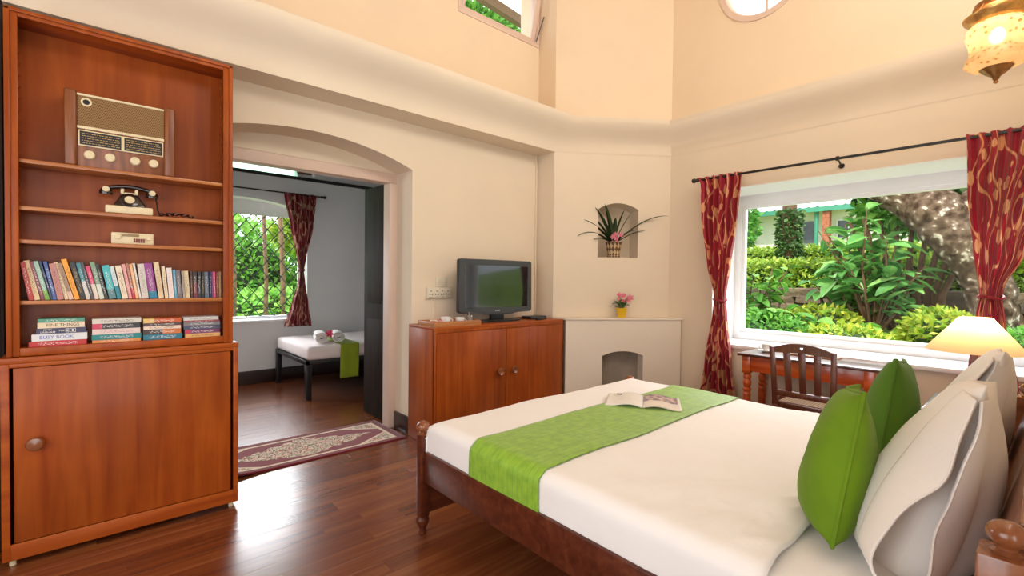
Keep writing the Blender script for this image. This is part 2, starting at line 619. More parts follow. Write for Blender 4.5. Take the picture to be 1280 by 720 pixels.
def lay(y, x0, x1, single):
    global count
    x = x0 - rnd.uniform(0, 0.8)
    while x < x1:
        L, me = rnd.choice(plank_meshes)
        if x + L > x0:
            if single and count < 296:
                o = bpy.data.objects.new('plank', me)
                o.parent = fl
                o.location = (x + L / 2, y, -rnd.uniform(0, 0.0006))
                COL.objects.link(o)
                count += 1
            else:
                rest.box(x + 0.0006, x + L - 0.0006, y - 0.0517, y + 0.0517, -0.02, -rnd.uniform(0, 0.0006))
        x += L + 0.0006


W = 0.1048
for j in range(0, 42):
    y = 4.2 - j * W
    hid = 1.4 if y < 2.0 else -0.45     # under the bed nothing shows
    lay(y, max(-0.45, min(0.4, 0.4)) if y < 2.9 else -0.45, 1.75 if y < 2.9 else 2.1, True)
for j in range(1, 24):
    lay(4.2 + j * W, 0.35, 3.6, j < 14)
for j in range(0, 58):
    y = 4.2 - j * W
    if y < 2.9: lay(y, 1.76 + 0.75, 4.5, False); lay(y, -1.6, -0.4, False)
    elif y < 3.6: lay(y, 2.1 + 0.75, 4.5, False)
rb = rest.build('plank', FLOORWOOD, fl, smooth=False)
rb['kind'] = 'stuff'

# ---- ceiling
c = MB().box(-1.7, 5.2, -1.7, 4.0, 4.62, 4.75).build('ceiling', PLASTER_WARMLIT, smooth=False)
c['kind'] = 'structure'

# ---- wall_left (television wall): arched doorway notch, hopper window hole above
w = MB()
xL, xR, zs, rise = 0.37, 2.014, 2.268, 0.155
cx = (xL + xR) / 2
half = (xR - xL) / 2
rad = (half * half + rise * rise) / (2 * rise)
a0 = math.degrees(math.asin(half / rad))
arch_pts = [(cx + rad * math.sin(R(a)), zs + rise - rad + rad * math.cos(R(a))) for a in [a0 - 2 * a0 * i / 24 for i in range(25)]]
w.prism([(-1.7, 0), (xL, 0)] + arch_pts[::-1] + [(xR, 0), (3.7, 0), (3.7, 2.75), (-1.7, 2.75)], xz, YT, YT + 0.28)
wl = w.build('wall_left', PLASTER, smooth=False, loc=(0, YT, 0))
wl['kind'] = 'structure'
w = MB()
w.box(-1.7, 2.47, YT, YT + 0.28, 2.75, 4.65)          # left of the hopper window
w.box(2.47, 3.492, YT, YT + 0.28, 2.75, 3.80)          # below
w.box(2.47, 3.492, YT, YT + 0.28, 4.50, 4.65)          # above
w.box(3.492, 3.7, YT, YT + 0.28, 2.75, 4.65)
wl = w.build('wall_left_upper', PLASTER_WARMLIT, smooth=False, loc=(0, YT, 2.75))
wl['kind'] = 'structure'

# ---- deep beam with its ogee cornice, mitred round the corner
prof = [(2.655, 0.0), (2.70, 0.02), (2.74, 0.08), (2.78, 0.20), (2.82, 0.40), (2.86, 0.64), (2.90, 0.85), (2.935, 0.96), (2.96, 1.0), (2.985, 1.0)]
lower = [(-1.7, YB), (XP - 0.001, YB - 0.001), (XW - 0.002, DY - 0.003), (XW - 0.002, -1.0)]
upper = [(-1.7, 3.13), (3.571, 3.13), (4.37, 2.553), (4.37, -1.0)]
w = MB()
rows = []
for z, t in prof:
    rows.append([w.bm.verts.new((a[0] + (b_[0] - a[0]) * t, a[1] + (b_[1] - a[1]) * t, z)) for a, b_ in zip(lower, upper)])
back = [(-1.7, 3.7), (3.6, 3.7), (4.66, 2.8), (4.66, -1.0)]
rows.append([w.bm.verts.new((p[0], p[1], 2.985)) for p in back])
for a, b_ in zip(rows, rows[1:]):
    for i in range(3): w.bm.faces.new((a[i], a[i + 1], b_[i + 1], b_[i]))
w.box(-1.7, XP, YB + 0.001, YT + 0.02, 2.655, 2.97)
cor = w.build('trim_1', PLASTER, smooth=True, angle=50, loc=(0, YB, 2.655))
cor['kind'] = 'structure'

# ---- wall_corner: diagonal chimney wall with arched niche, and its pier
ang = math.atan2(DY - YB, XW - XP)
ex = Vector((math.cos(ang), math.sin(ang), 0))
ey = Vector((-math.sin(ang), math.cos(ang), 0))       # into the wall
LD = math.hypot(XW - XP, DY - YB)
AO = Vector((XP, YB, 0))


def dg(u, v, d):
    return AO + ex * u + ey * d + Vector((0, 0, v))


def dgz(u, v, d):       # plan outline extruded in z
    return AO + ex * u + ey * v + Vector((0, 0, d))


w = MB()
n0, n1, nz0, nzs, nzt = 0.466, 0.895, 1.585, 2.085, 2.15
NA = 20
narc = [(n0 + (n1 - n0) * i / NA, nzs + (nzt - nzs) * (1 - (2 * i / NA - 1) ** 2)) for i in range(NA + 1)]
ZU = 2.8
w.prism([(0, 0), (n0, 0), (n0, ZU), (0, ZU)], dg, 0, 0.34)
w.prism([(n1, 0), (LD, 0), (LD, ZU), (n1, ZU)], dg, 0, 0.34)
w.prism([(n0, 0), (n1, 0), (n1, nz0), (n0, nz0)], dg, 0, 0.34)
w.prism(narc + [(n1, ZU), (n0, ZU)], dg, 0, 0.34)
w.prism([(n0 - 0.02, nz0 - 0.05), (n1 + 0.02, nz0 - 0.05), (n1 + 0.02, nzt + 0.05), (n0 - 0.02, nzt + 0.05)], dg, 0.24, 0.30)
w.prism([(XP, YB), (XP + 0.3, YB + 0.02), (XP + 0.3, YT + 0.2), (XP, YT + 0.2)], xy, 0, ZU)
wc = w.build('wall_corner', PLASTER, smooth=False, loc=(XP, YB, 0))
wc['kind'] = 'structure'
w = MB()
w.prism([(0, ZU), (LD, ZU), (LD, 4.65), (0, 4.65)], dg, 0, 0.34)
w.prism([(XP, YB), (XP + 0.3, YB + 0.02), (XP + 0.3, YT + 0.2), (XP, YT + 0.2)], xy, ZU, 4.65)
w.build('wall_corner_upper', PLASTER_WARMLIT, smooth=False, loc=(XP, YB, ZU))['kind'] = 'structure'
# thin cable casing in the recess corner
t2 = MB().box(XP - 0.035, XP - 0.022, YT - 0.016, YT, 0.96, 2.655, 0.003).build('trim_2', PLASTER)
t2['kind'] = 'structure'

# ---- wall_right: window wall with picture window and a round window above
OY0, OY1, OZ0, OZ1 = -0.12, 2.156, 0.72, 2.24
w = MB()
w.box(XW, XG + 0.06, OY1, 2.75, 0, 2.85)
w.box(XW, XG + 0.06, -1.7, OY0, 0, 2.85)
w.box(XW, XG + 0.06, OY0, OY1, 0, OZ0)
w.box(XW, XG + 0.06, OY0, OY1, OZ1, 2.85)
wr = w.build('wall_right', PLASTER, smooth=False, loc=(XW, 1, 0))
wr['kind'] = 'structure'
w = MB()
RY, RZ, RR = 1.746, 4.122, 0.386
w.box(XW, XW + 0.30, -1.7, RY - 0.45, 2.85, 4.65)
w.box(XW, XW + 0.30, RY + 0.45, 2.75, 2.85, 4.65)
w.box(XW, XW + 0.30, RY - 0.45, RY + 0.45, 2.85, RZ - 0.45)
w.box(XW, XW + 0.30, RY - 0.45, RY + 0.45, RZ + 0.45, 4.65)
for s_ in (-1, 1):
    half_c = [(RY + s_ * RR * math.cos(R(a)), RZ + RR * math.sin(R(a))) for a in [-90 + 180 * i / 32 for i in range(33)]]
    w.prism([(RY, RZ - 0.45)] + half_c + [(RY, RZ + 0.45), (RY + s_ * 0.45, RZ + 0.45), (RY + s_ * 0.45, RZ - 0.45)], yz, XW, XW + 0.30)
wr = w.build('wall_right_upper', PLASTER_WARMLIT, smooth=False, loc=(XW, 1, 2.85))
wr['kind'] = 'structure'

# ---- walls behind the camera (gaps made up for the added fill lamps)
w = MB()
w.box(0.85, 4.7, -0.55, -0.35, 0, 3.2)
w.box(0.85, 4.7, -0.55, -0.35, 4.4, 4.65)
w.box(0.85, 1.05, -1.7, -0.55, 0, 4.65)
w.box(-1.7, 0.85, -1.75, -1.6, 0, 0.4)
w.box(-1.7, 0.85, -1.75, -1.6, 2.6, 4.65)
wb = w.build('wall_back', PLASTER, smooth=False, loc=(1, -0.5, 0))
wb['kind'] = 'structure'
w = MB()
w.box(-1.75, -1.6, -1.7, 0.0, 0, 4.65)
w.box(-1.75, -1.6, 2.2, 3.9, 0, 4.65)
w.box(-1.75, -1.6, 0.0, 2.2, 0, 0.5)
w.box(-1.75, -1.6, 0.0, 2.2, 2.6, 4.65)
ws = w.build('wall_side', PLASTER, smooth=False, loc=(-1.7, 1, 0))
ws['kind'] = 'structure'

# ---- doorway lining: tympanum, pink lintel and jambs, dark open door leaf
w = MB()
w.prism([(xL - 0.05, 2.275), (xR + 0.05, 2.275), (xR + 0.05, 2.75), (xL - 0.05, 2.75)], xz, YT + 0.27, YT + 0.34)
w.build('trim_3', PLASTER, smooth=False)['kind'] = 'structure'
dr = struct('door_1', (cx, 3.9, 0))
MB().box(xL - 0.05, xR + 0.06, 3.855, 3.975, 2.19, 2.285, 0.004).build('lintel', PINK_PAINT, dr)
MB().box(xR - 0.068, xR + 0.06, 3.855, 3.975, 0, 2.19, 0.004).build('jamb', PINK_PAINT, dr)
MB().box(xL - 0.06, xL + 0.068, 3.855, 3.975, 0, 2.19, 0.004).build('jamb', PINK_PAINT, dr)
lf = MB().box(2.0, 2.045, 3.985, 4.50, 0.006, 2.22, 0.003).build('door_leaf', DOORWOOD, dr)
MB().box(1.994, 2.0, 4.06, 4.42, 0.25, 0.95, 0.003).build('raised_panel', DOORWOOD, lf)
MB().box(1.994, 2.0, 4.06, 4.42, 1.10, 2.08, 0.003).build('raised_panel', DOORWOOD, lf)

# ---- skirting
b = MB().box(xR - 0.022, xR, YT - 0.001, 3.85, 0, 0.15, 0.004).build('baseboard_left', DARK_TRIM)
b['kind'] = 'structure'
b = MB().box(1.0, XW, -0.35, -0.33, 0, 0.15, 0.004).build('baseboard_back', DARK_TRIM)
b['kind'] = 'structure'
# dark timber door left of the bookcase
d2 = struct('door_2', (-0.7, 3.3, 0))
MB().box(-1.05, -0.345, 3.30, 3.36, 0.006, 2.60, 0.004).build('door_leaf', DOORWOOD, d2)
MB().box(-0.345, -0.335, 3.28, 3.58, 0.0, 2.64, 0.003).build('jamb', DOORWOOD, d2)

# ---- window_1: the picture window
w1 = struct('window_1', (XG, 1.0, OZ0))
GY0, GY1, GZ0, GZ1 = 0.045, 2.052, 0.866, 2.10
fr = MB()
fr.box(XG, XG + 0.05, GY1, OY1, OZ0 + 0.03, OZ1, 0.006)
fr.box(XG, XG + 0.05, OY0, GY0, OZ0 + 0.03, OZ1, 0.006)
fr.box(XG, XG + 0.05, GY0 - 0.004, GY1 + 0.004, OZ0 + 0.03, GZ0, 0.006)
fr.box(XG, XG + 0.05, GY0 - 0.004, GY1 + 0.004, GZ1, OZ1, 0.006)
fr.build('frame', WHITE_PAINT, w1)
be = MB()
be.box(XG - 0.018, XG, GY1 + 0.035, OY1, OZ0 + 0.035, OZ1, 0.004)
be.box(XG - 0.018, XG, OY0, GY0 - 0.035, OZ0 + 0.035, OZ1, 0.004)
be.box(XG - 0.018, XG, GY0 - 0.04, GY1 + 0.04, OZ0 + 0.035, GZ0 - 0.035, 0.004)
be.box(XG - 0.018, XG, GY0 - 0.04, GY1 + 0.04, GZ1 + 0.035, OZ1, 0.004)
be.build('outer_frame', WHITE_PAINT, w1)
MB().box(XG + 0.022, XG + 0.026, GY0 - 0.01, GY1 + 0.01, GZ0 - 0.01, GZ1 + 0.01).build('pane', CANDLE_GLASS, w1, smooth=False)
MB().box(XW - 0.03, XG, OY0, OY1 - 0.001, OZ0, 0.757, 0.008).build('sill', WHITE_PAINT, w1)
rv = MB()
rv.box(XW - 0.002, XG - 0.001, OY1 - 0.008, OY1 - 0.0005, 0.757, OZ1 - 0.0005)
rv.box(XW - 0.002, XG - 0.001, OY0 + 0.0005, OY0 + 0.008, 0.757, OZ1 - 0.0005)
rv.box(XW - 0.002, XG - 0.001, OY0 + 0.008, OY1 - 0.008, OZ1 - 0.008, OZ1 - 0.0005)
rv.build('reveal_lining', WHITE_PAINT, w1, smooth=False)

# ---- window_2: round window
w2 = struct('window_2', (XW, RY, RZ - RR))
MB().lathe((XW - 0.012, RY, RZ), [(0.388, 0), (0.388, 0.14), (0.326, 0.14), (0.326, 0.02), (0.34, 0), (0.388, 0)], 56, (1, 0, 0), cap=False).build('frame', PINK_PAINT, w2)
MB().box(XW + 0.06, XW + 0.09, RY - 0.028, RY - 0.004, RZ - 0.33, RZ + 0.33, 0.003).build('mullion', PINK_PAINT, w2)
MB().lathe((XW + 0.07, RY, RZ), [(0.332, 0), (0.332, 0.004)], 48, (1, 0, 0)).build('pane', CANDLE_GLASS, w2, smooth=False)

# ---- window_3: hopper window high on the television wall
w3 = struct('window_3', (2.98, YT, 3.80))
f = MB()
f.box(2.465, 3.495, YT - 0.012, YT + 0.10, 3.78, 3.825, 0.004)
f.box(2.465, 3.495, YT - 0.012, YT + 0.10, 4.47, 4.51, 0.004)
f.box(2.465, 2.505, YT - 0.012, YT + 0.10, 3.825, 4.47, 0.004)
f.box(3.455, 3.495, YT - 0.012, YT + 0.10, 3.825, 4.47, 0.004)
f.build('frame', PINK_PAINT, w3)
f = MB()
rx = Matrix.Rotation(R(14), 3, 'X')
pv = Vector((2.98, YT + 0.03, 3.83))


def hp(x, z, y=0): return pv + rx @ Vector((x, y, z))


for (x, z, sx, sz) in ((0, 0.017, 0.93, 0.034), (0, 0.60, 0.93, 0.034), (-0.448, 0.31, 0.034, 0.56), (0.435, 0.31, 0.06, 0.56)):
    f.obox(hp(x, z), (sx, 0.03, sz), rx, 0.003)
sash = f.build('sash', PINK_PAINT, w3)
f = MB()
f.obox(hp(0, 0.31), (0.84, 0.004, 0.56), rx)
f.build('pane', CANDLE_GLASS, sash, smooth=False)
MB().cyl((3.44, YT - 0.02, 3.83), (3.47, YT - 0.10, 4.06), 0.006, 8).build('stay', BLACK_METAL, w3)

# ================================================================== FAR ROOM
YF = 6.55
w = MB()
fx0, fx1 = 0.55, 2.11
w.box(-0.3, fx0, YF, YF + 0.3, 0, 2.63)
w.box(fx1, 3.75, YF, YF + 0.3, 0, 2.63)
w.box(fx0, fx1, YF, YF + 0.3, 0, 0.77)
fa = [(fx0 + (fx1 - fx0) * i / 20, 2.20 + 0.125 * (1 - (2 * i / 20 - 1) ** 2)) for i in range(21)]
w.prism(fa + [(fx1, 2.63), (fx0, 2.63)], xz, YF, YF + 0.3)
w.box(1.98, 3.75, YF, YF + 0.3, 2.66, 3.2)
w.box(-0.3, 0.2, YF, YF + 0.3, 2.66, 3.2)
w.box(-0.3, 3.75, YF, YF + 0.3, 2.98, 3.2)
w.build('wall_far', GREY_PLASTER, smooth=False, loc=(1, YF, 0))['kind'] = 'structure'
w = MB()
w.box(3.7, 3.85, 3.86, YF, 0, 3.2)
w.box(-0.4, -0.3, 3.86, YF, 0, 3.2)
w.box(2.1, 3.7, 3.84, 3.97, 0, 3.2)
w.box(-0.4, 0.3, 3.84, 3.97, 0, 3.2)
w.box(0.3, 2.1, 3.925, 3.975, 2.286, 3.2)
w.build('wall_far_side', GREY_PLASTER, smooth=False, loc=(3.7, 5, 0))['kind'] = 'structure'
MB().box(-0.4, 3.85, 3.84, 6.85, 3.15, 3.25).build('ceiling_far', DOORWOOD, smooth=False)['kind'] = 'structure'
MB().box(-0.3, 3.7, YF - 0.025, YF + 0.3, 2.625, 2.665).build('trim_4', BLACK_METAL, smooth=False)['kind'] = 'structure'
MB().box(-0.3, 3.7, YF - 0.022, YF, 0, 0.165, 0.004).build('baseboard_far', DARK_TRIM)['kind'] = 'structure'
FROST, nt, b = new_mat('frosted_green_glass')
tl = N(nt, 'ShaderNodeBsdfTranslucent')
tl.inputs['Color'].default_value = (0.66, 0.88, 0.72, 1)
nt.links.new(tl.outputs[0], nt.nodes['Material Output'].inputs['Surface'])
w5 = struct('window_5', (1.1, YF, 2.66))
MB().box(0.2, 1.98, YF + 0.1, YF + 0.12, 2.665, 2.98).build('pane', FROST, w5, smooth=False)
MB().box(1.96, 2.16, YF - 0.06, YF, 2.70, 2.80, 0.03).build('rolled_blind', plain('brown_blind', (0.10, 0.05, 0.04), 0.6, 0.2, 20), w5)
MB().box(2.16, 2.20, YF - 0.06, YF, 2.69, 2.81, 0.01).build('blind_end', CERAMIC, w5)
# arched window with a diamond grille
w4 = struct('window_4', (1.33, YF, 0.77))
f = MB()
yg = YF + 0.22
f.box(fx0, fx1, yg, yg + 0.05, 0.77, 0.83, 0.004)
f.box(fx0, fx0 + 0.05, yg, yg + 0.05, 0.83, 2.17, 0.004)
f.box(fx1 - 0.05, fx1, yg, yg + 0.05, 0.83, 2.17, 0.004)
f.prism([(fx0, 2.14), (fx1, 2.14), (fx1, 2.21)] + fa[::-1][1:-1] + [(fx0, 2.21)], xz, yg, yg + 0.05)
f.build('frame', WHITE_PAINT, w4)
MB().box(fx0 + 0.05, fx1 - 0.05, yg + 0.022, yg + 0.026, 0.83, 2.14).build('pane', CANDLE_GLASS, w4, smooth=False)
MB().box(fx0 - 0.03, fx1 + 0.03, YF - 0.05, yg, 0.77, 0.80, 0.006).build('sill', WHITE_PAINT, w4)
gx0, gx1, gz0, gz1 = fx0 + 0.05, fx1 - 0.05, 0.83, 2.14
sl = 1.25
step = 0.165
for sgn in (1, -1):
    k = -20
    while k < 30:
        xb = gx0 + k * step
        k += 1
        # x = xb + sgn*(z-gz0)/sl clipped to the pane
        za, zb_ = gz0, gz1
        if sgn > 0:
            za = max(za, gz0 + (gx0 - xb) * sl); zb_ = min(zb_, gz0 + (gx1 - xb) * sl)
        else:
            za = max(za, gz0 + (xb - gx1) * sl); zb_ = min(zb_, gz0 + (xb - gx0) * sl)
        if zb_ - za < 0.05: continue
        yy = yg - 0.012 - (0.006 if sgn > 0 else 0)
        MB().cyl((xb + sgn * (za - gz0) / sl, yy, za), (xb + sgn * (zb_ - gz0) / sl, yy, zb_), 0.0055, 6).build('grille_bar', BLACK_METAL, w4)


# ================================================================== CURTAINS
def curtain(name, fn3, prof, nfold, cloth, mat, label, tie_at=None, seed=0):
    """prof: (z, a0, a1, fold depth); fn3(a, d, z) -> point"""
    t = thing(name, fn3((prof[-1][1] + prof[-1][2]) / 2, 0, prof[-1][0]), label, 'curtain', 'patterned red curtains')
    zs_ = [p[0] for p in prof]

    def at(z):
        for p, q in zip(prof, prof[1:]):
            if p[0] >= z >= q[0]:
                k = (p[0] - z) / (p[0] - q[0])
                k = k * k * (3 - 2 * k) * 0.6 + k * 0.4
                return [p[i] + (q[i] - p[i]) * k for i in range(1, 4)]
        return prof[-1][1:]
    rr = random.Random(seed)
    ph = [rr.uniform(0, 6) for _ in range(4)]

    def fn(u, v):
        z = zs_[0] + (zs_[-1] - zs_[0]) * v
        a0_, a1_, dep = at(z)
        a = a0_ + (a1_ - a0_) * u
        d = dep * (math.sin(2 * PI * nfold * u + ph[0] + 0.5 * math.sin(3 * v + ph[1])) + 0.35 * math.sin(2 * PI * nfold * 2.3 * u + ph[2] + 2 * v))
        return fn3(a, d, z)
    mb = MB()
    mb.grid(fn, 110, 70, lambda u, v: (u * cloth, v * abs(zs_[0] - zs_[-1])))
    mb.build('cloth', mat, t, angle=180, recalc=False)
    if tie_at:
        z, a0_, a1_ = tie_at
        mb = MB()
        pts = []
        for i in range(25):
            an = 2 * PI * i / 24
            pts.append(fn3((a0_ + a1_) / 2 + (abs(a1_ - a0_) / 2 + 0.008) * math.cos(an), 0.045 * math.sin(an), z + 0.008 * math.sin(an * 2)))
        mb.tube(pts, 0.011, 8)
        mb.build('tie_band', mat, t)
    return t


XC = 4.40


def fB(a, d, z): return (XC - d, a, z)


curtain('curtain', fB, [(2.355, 2.245, 1.825, 0.022), (2.30, 2.215, 1.835, 0.028), (1.95, 2.20, 1.865, 0.032), (1.50, 2.135, 1.925, 0.034), (1.25, 2.075, 1.965, 0.028), (1.175, 2.066, 1.970, 0.024),
                        (1.05, 2.08, 1.955, 0.028), (0.6, 2.145, 1.90, 0.036), (0.02, 2.22, 1.82, 0.042)], 6, 1.25, CURTAIN,
        'red curtain with gold sprays tied in the middle at the window end by the fireplace', (1.175, 2.066, 1.970), 3)
curtain('curtain', fB, [(2.355, 0.368, -0.09, 0.024), (2.30, 0.362, -0.085, 0.03), (1.95, 0.352, -0.03, 0.034), (1.55, 0.315, 0.08, 0.036), (1.33, 0.285, 0.168, 0.03), (1.265, 0.280, 0.178, 0.025),
                        (1.15, 0.295, 0.16, 0.03), (0.6, 0.34, 0.08, 0.036), (0.02, 0.37, 0.02, 0.042)], 7, 1.25, CURTAIN,
        'red curtain with gold sprays tied back behind the lit table lamp', (1.265, 0.280, 0.178), 8)


def fFar(a, d, z): return (a, YF - 0.10 - d, z)


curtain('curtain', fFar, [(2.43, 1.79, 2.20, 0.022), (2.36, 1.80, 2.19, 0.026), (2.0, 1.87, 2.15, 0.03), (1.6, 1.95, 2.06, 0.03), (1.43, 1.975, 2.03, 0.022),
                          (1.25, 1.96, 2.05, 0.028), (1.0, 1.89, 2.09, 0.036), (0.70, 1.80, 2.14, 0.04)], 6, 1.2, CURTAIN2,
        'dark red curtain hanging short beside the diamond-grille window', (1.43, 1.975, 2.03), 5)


def rod(name, p0, p1, r, ends, brackets, bdir, label):
    t = thing(name, p0, label, 'curtain rod')
    MB().cyl(p0, p1, r, 12).build('pole', BLACK_METAL, t)
    d = (Vector(p1) - Vector(p0)).normalized()
    for e in ends:
        p, s_ = (Vector(p0), -1) if e == 0 else (Vector(p1), 1)
        mb = MB()
        mb.lathe(p, [(r, -0.02), (r * 1.9, 0.0), (r * 1.2, 0.012), (r * 2.2, 0.03), (r * 1.9, 0.05), (0.001, 0.062)], 14, d * s_)
        mb.build('finial', BLACK_METAL, t)
    for q in brackets:
        p = Vector(p0).lerp(Vector(p1), q)
        mb = MB()
        mb.cyl(p, p + Vector(bdir), 0.007, 8)
        e = p + Vector(bdir)
        mb.lathe(e, [(0.022, -0.006), (0.022, 0)], 12, bdir)
        mb.lathe(p - d * 0.01, [(r * 1.7, 0), (r * 1.7, 0.02)], 12, d)
        mb.build('bracket', BLACK_METAL, t)
    return t


rod('curtain_rod', (XC, 2.262, 2.335), (XC, -0.20, 2.335), 0.011, (0, 1), (0.47,), (XW - XC, 0, -0.04), 'long black curtain rod above the picture window')
rod('curtain_rod', (0.35, YF - 0.10, 2.42), (2.27, YF - 0.10, 2.42), 0.010, (0, 1), (0.05, 0.93), (0, 0.10, 0), 'thin black curtain rod on the grey wall of the far room')

# ================================================================== FIREPLACE
fp = thing('fireplace', dg(0.7, 0, -0.07), 'cream plastered corner fireplace with a small arched opening', 'fireplace')
u0, u1, fo0, fo1, fzs, fzt, FD = 0.0, 1.33, 0.483, 0.911, 0.585, 0.632, -0.15
fpa = [(fo0 + (fo1 - fo0) * i / 16, fzs + (fzt - fzs) * (1 - (2 * i / 16 - 1) ** 2)) for i in range(17)]
w = MB()
w.prism([(u0 + 0.105, 0.002), (fo0, 0.002)] + fpa + [(fo1, 0.002), (u1 - 0.02, 0.002), (u1 - 0.02, 0.945), (u0 + 0.105, 0.945)], dg, FD, -0.002)
w.build('breast', WHITE_PLASTER, fp, smooth=False)
w = MB()
w.prism([(u0 + 0.112, FD - 0.012), (u1 + 0.0, FD - 0.012), (1.24, -0.002), (0.02, -0.002)], dgz, 0.945, 0.968, 0.003)
w.build('mantel_shelf', WHITE_PLASTER, fp)
fbm = plain('smoke_grey_brick', (0.30, 0.25, 0.20), 0.9, 0.15, 6)
w = MB()
w.prism([(fo0, 0.003), (fo1, 0.003), (fo1, 0.66), (fo0, 0.66)], dg, -0.004, -0.0025)
w.build('firebox', fbm, fp, smooth=False)

# ================================================================== BOOKCASE
bc = thing('bookcase', (0.14, 3.25, 0), 'tall red mahogany bookcase with open shelves over a closed base', 'bookcase')
X0, X1, YFb, YBb = -0.315, 0.589, 3.13, 3.325
for xa, xb in ((X0, X0 + 0.022), (X1 - 0.022, X1)):
    MB().box(xa, xb, YFb + 0.012, YBb, 0.965, 2.556, 0.002).build('side_panel', MAHOG, bc)
MB().box(X0 + 0.022, X1 - 0.022, YBb - 0.016, YBb, 0.965, 2.556).build('back_panel', MAHOG, bc)
MB().box(X0 + 0.022, X1 - 0.022, YFb + 0.012, YBb - 0.016, 2.534, 2.556, 0.002).build('top_panel', MAHOG_X, bc)
MB().box(X0 + 0.022, X1 - 0.022, YFb + 0.012, YBb - 0.016, 0.965, 1.000, 0.002).build('bottom_board', MAHOG_X, bc)
f = MB()
f.box(X0, -0.271, YFb - 0.004, YFb + 0.012, 0.965, 2.556, 0.003)
f.box(0.542, X1, YFb - 0.004, YFb + 0.012, 0.965, 2.556, 0.003)
f.box(-0.271, 0.542, YFb - 0.004, YFb + 0.012, 2.524, 2.556, 0.003)
f.box(-0.271, 0.542, YFb - 0.004, YFb + 0.012, 0.965, 1.003, 0.003)
# raised outer bead
f.box(X0, X0 + 0.02, YFb - 0.013, YFb - 0.003, 0.965, 2.556, 0.004)
f.box(X1 - 0.02, X1, YFb - 0.013, YFb - 0.003, 0.965, 2.556, 0.004)
f.box(X0, X1, YFb - 0.013, YFb - 0.003, 2.540, 2.558, 0.004)
f.build('face_frame', MAHOG, bc)
for z in (1.882, 1.663, 1.508, 1.222):
    MB().box(-0.285, 0.562, YFb + 0.014, YBb - 0.017, z - 0.018, z, 0.0015).build('shelf', SHELF_EDGE, bc)
for x, s_ in ((-0.291, 1), (0.565, -1)):
    for yy in (YFb + 0.04, YBb - 0.045):
        o = []
        z = 1.02
        while z < 2.5:
            o += [(0, z), (0.012, z + 0.022), (0.002, z + 0.026)]
            z += 0.055
        mb = MB()
        mb.prism([(0, 1.0)] + [(a, q) for a, q in o] + [(0.0, 2.52), (-0.002, 2.52), (-0.002, 1.0)], lambda u, v, d, x=x, s_=s_: (x + s_ * (u + 0.003), d, v), yy, yy + 0.016)
        mb.build('notched_strip', MAHOG, bc, smooth=False)
# lower cabinet
MB().box(-0.335, 0.615, 3.10, 3.33, 0.935, 0.962, 0.004).build('base_top', MAHOG_X, bc)
f = MB()
f.box(-0.332, -0.31, 3.112, 3.33, 0.03, 0.935, 0.002)
f.box(0.592, 0.612, 3.112, 3.33, 0.03, 0.935, 0.002)
f.box(-0.31, 0.592, 3.29, 3.32, 0.03, 0.935)
f.box(-0.31, 0.592, 3.112, 3.29, 0.03, 0.05)
f.build('base_carcass', MAHOG, bc)
f = MB()
f.box(-0.332, -0.304, 3.10, 3.112, 0.03, 0.935, 0.002)
f.box(0.588, 0.612, 3.10, 3.112, 0.03, 0.935, 0.002)
f.box(-0.304, 0.588, 3.10, 3.112, 0.03, 0.104, 0.002)
f.box(-0.304, 0.588, 3.10, 3.112, 0.917, 0.935, 0.002)
f.build('base_frame', MAHOG_X, bc)
MB().box(-0.292, 0.575, 3.104, 3.112, 0.107, 0.914, 0.003).build('door', MAHOG, bc)
dk = MB().lathe((-0.222, 3.104, 0.558), [(0.012, 0), (0.012, 0.012), (0.026, 0.016), (0.033, 0.024), (0.028, 0.034), (0.001, 0.040)], 20, (0, -1, 0))
dk.build('knob', HEAD_WOOD, bc.children[-1])
for x in (-0.30, 0.58):
    MB().cyl((x, 3.13, 0), (x, 3.13, 0.03), 0.012, 10).build('foot_glide', IVORY, bc)
    MB().cyl((x, 3.30, 0), (x, 3.30, 0.03), 0.012, 10).build('foot_glide', IVORY, bc)


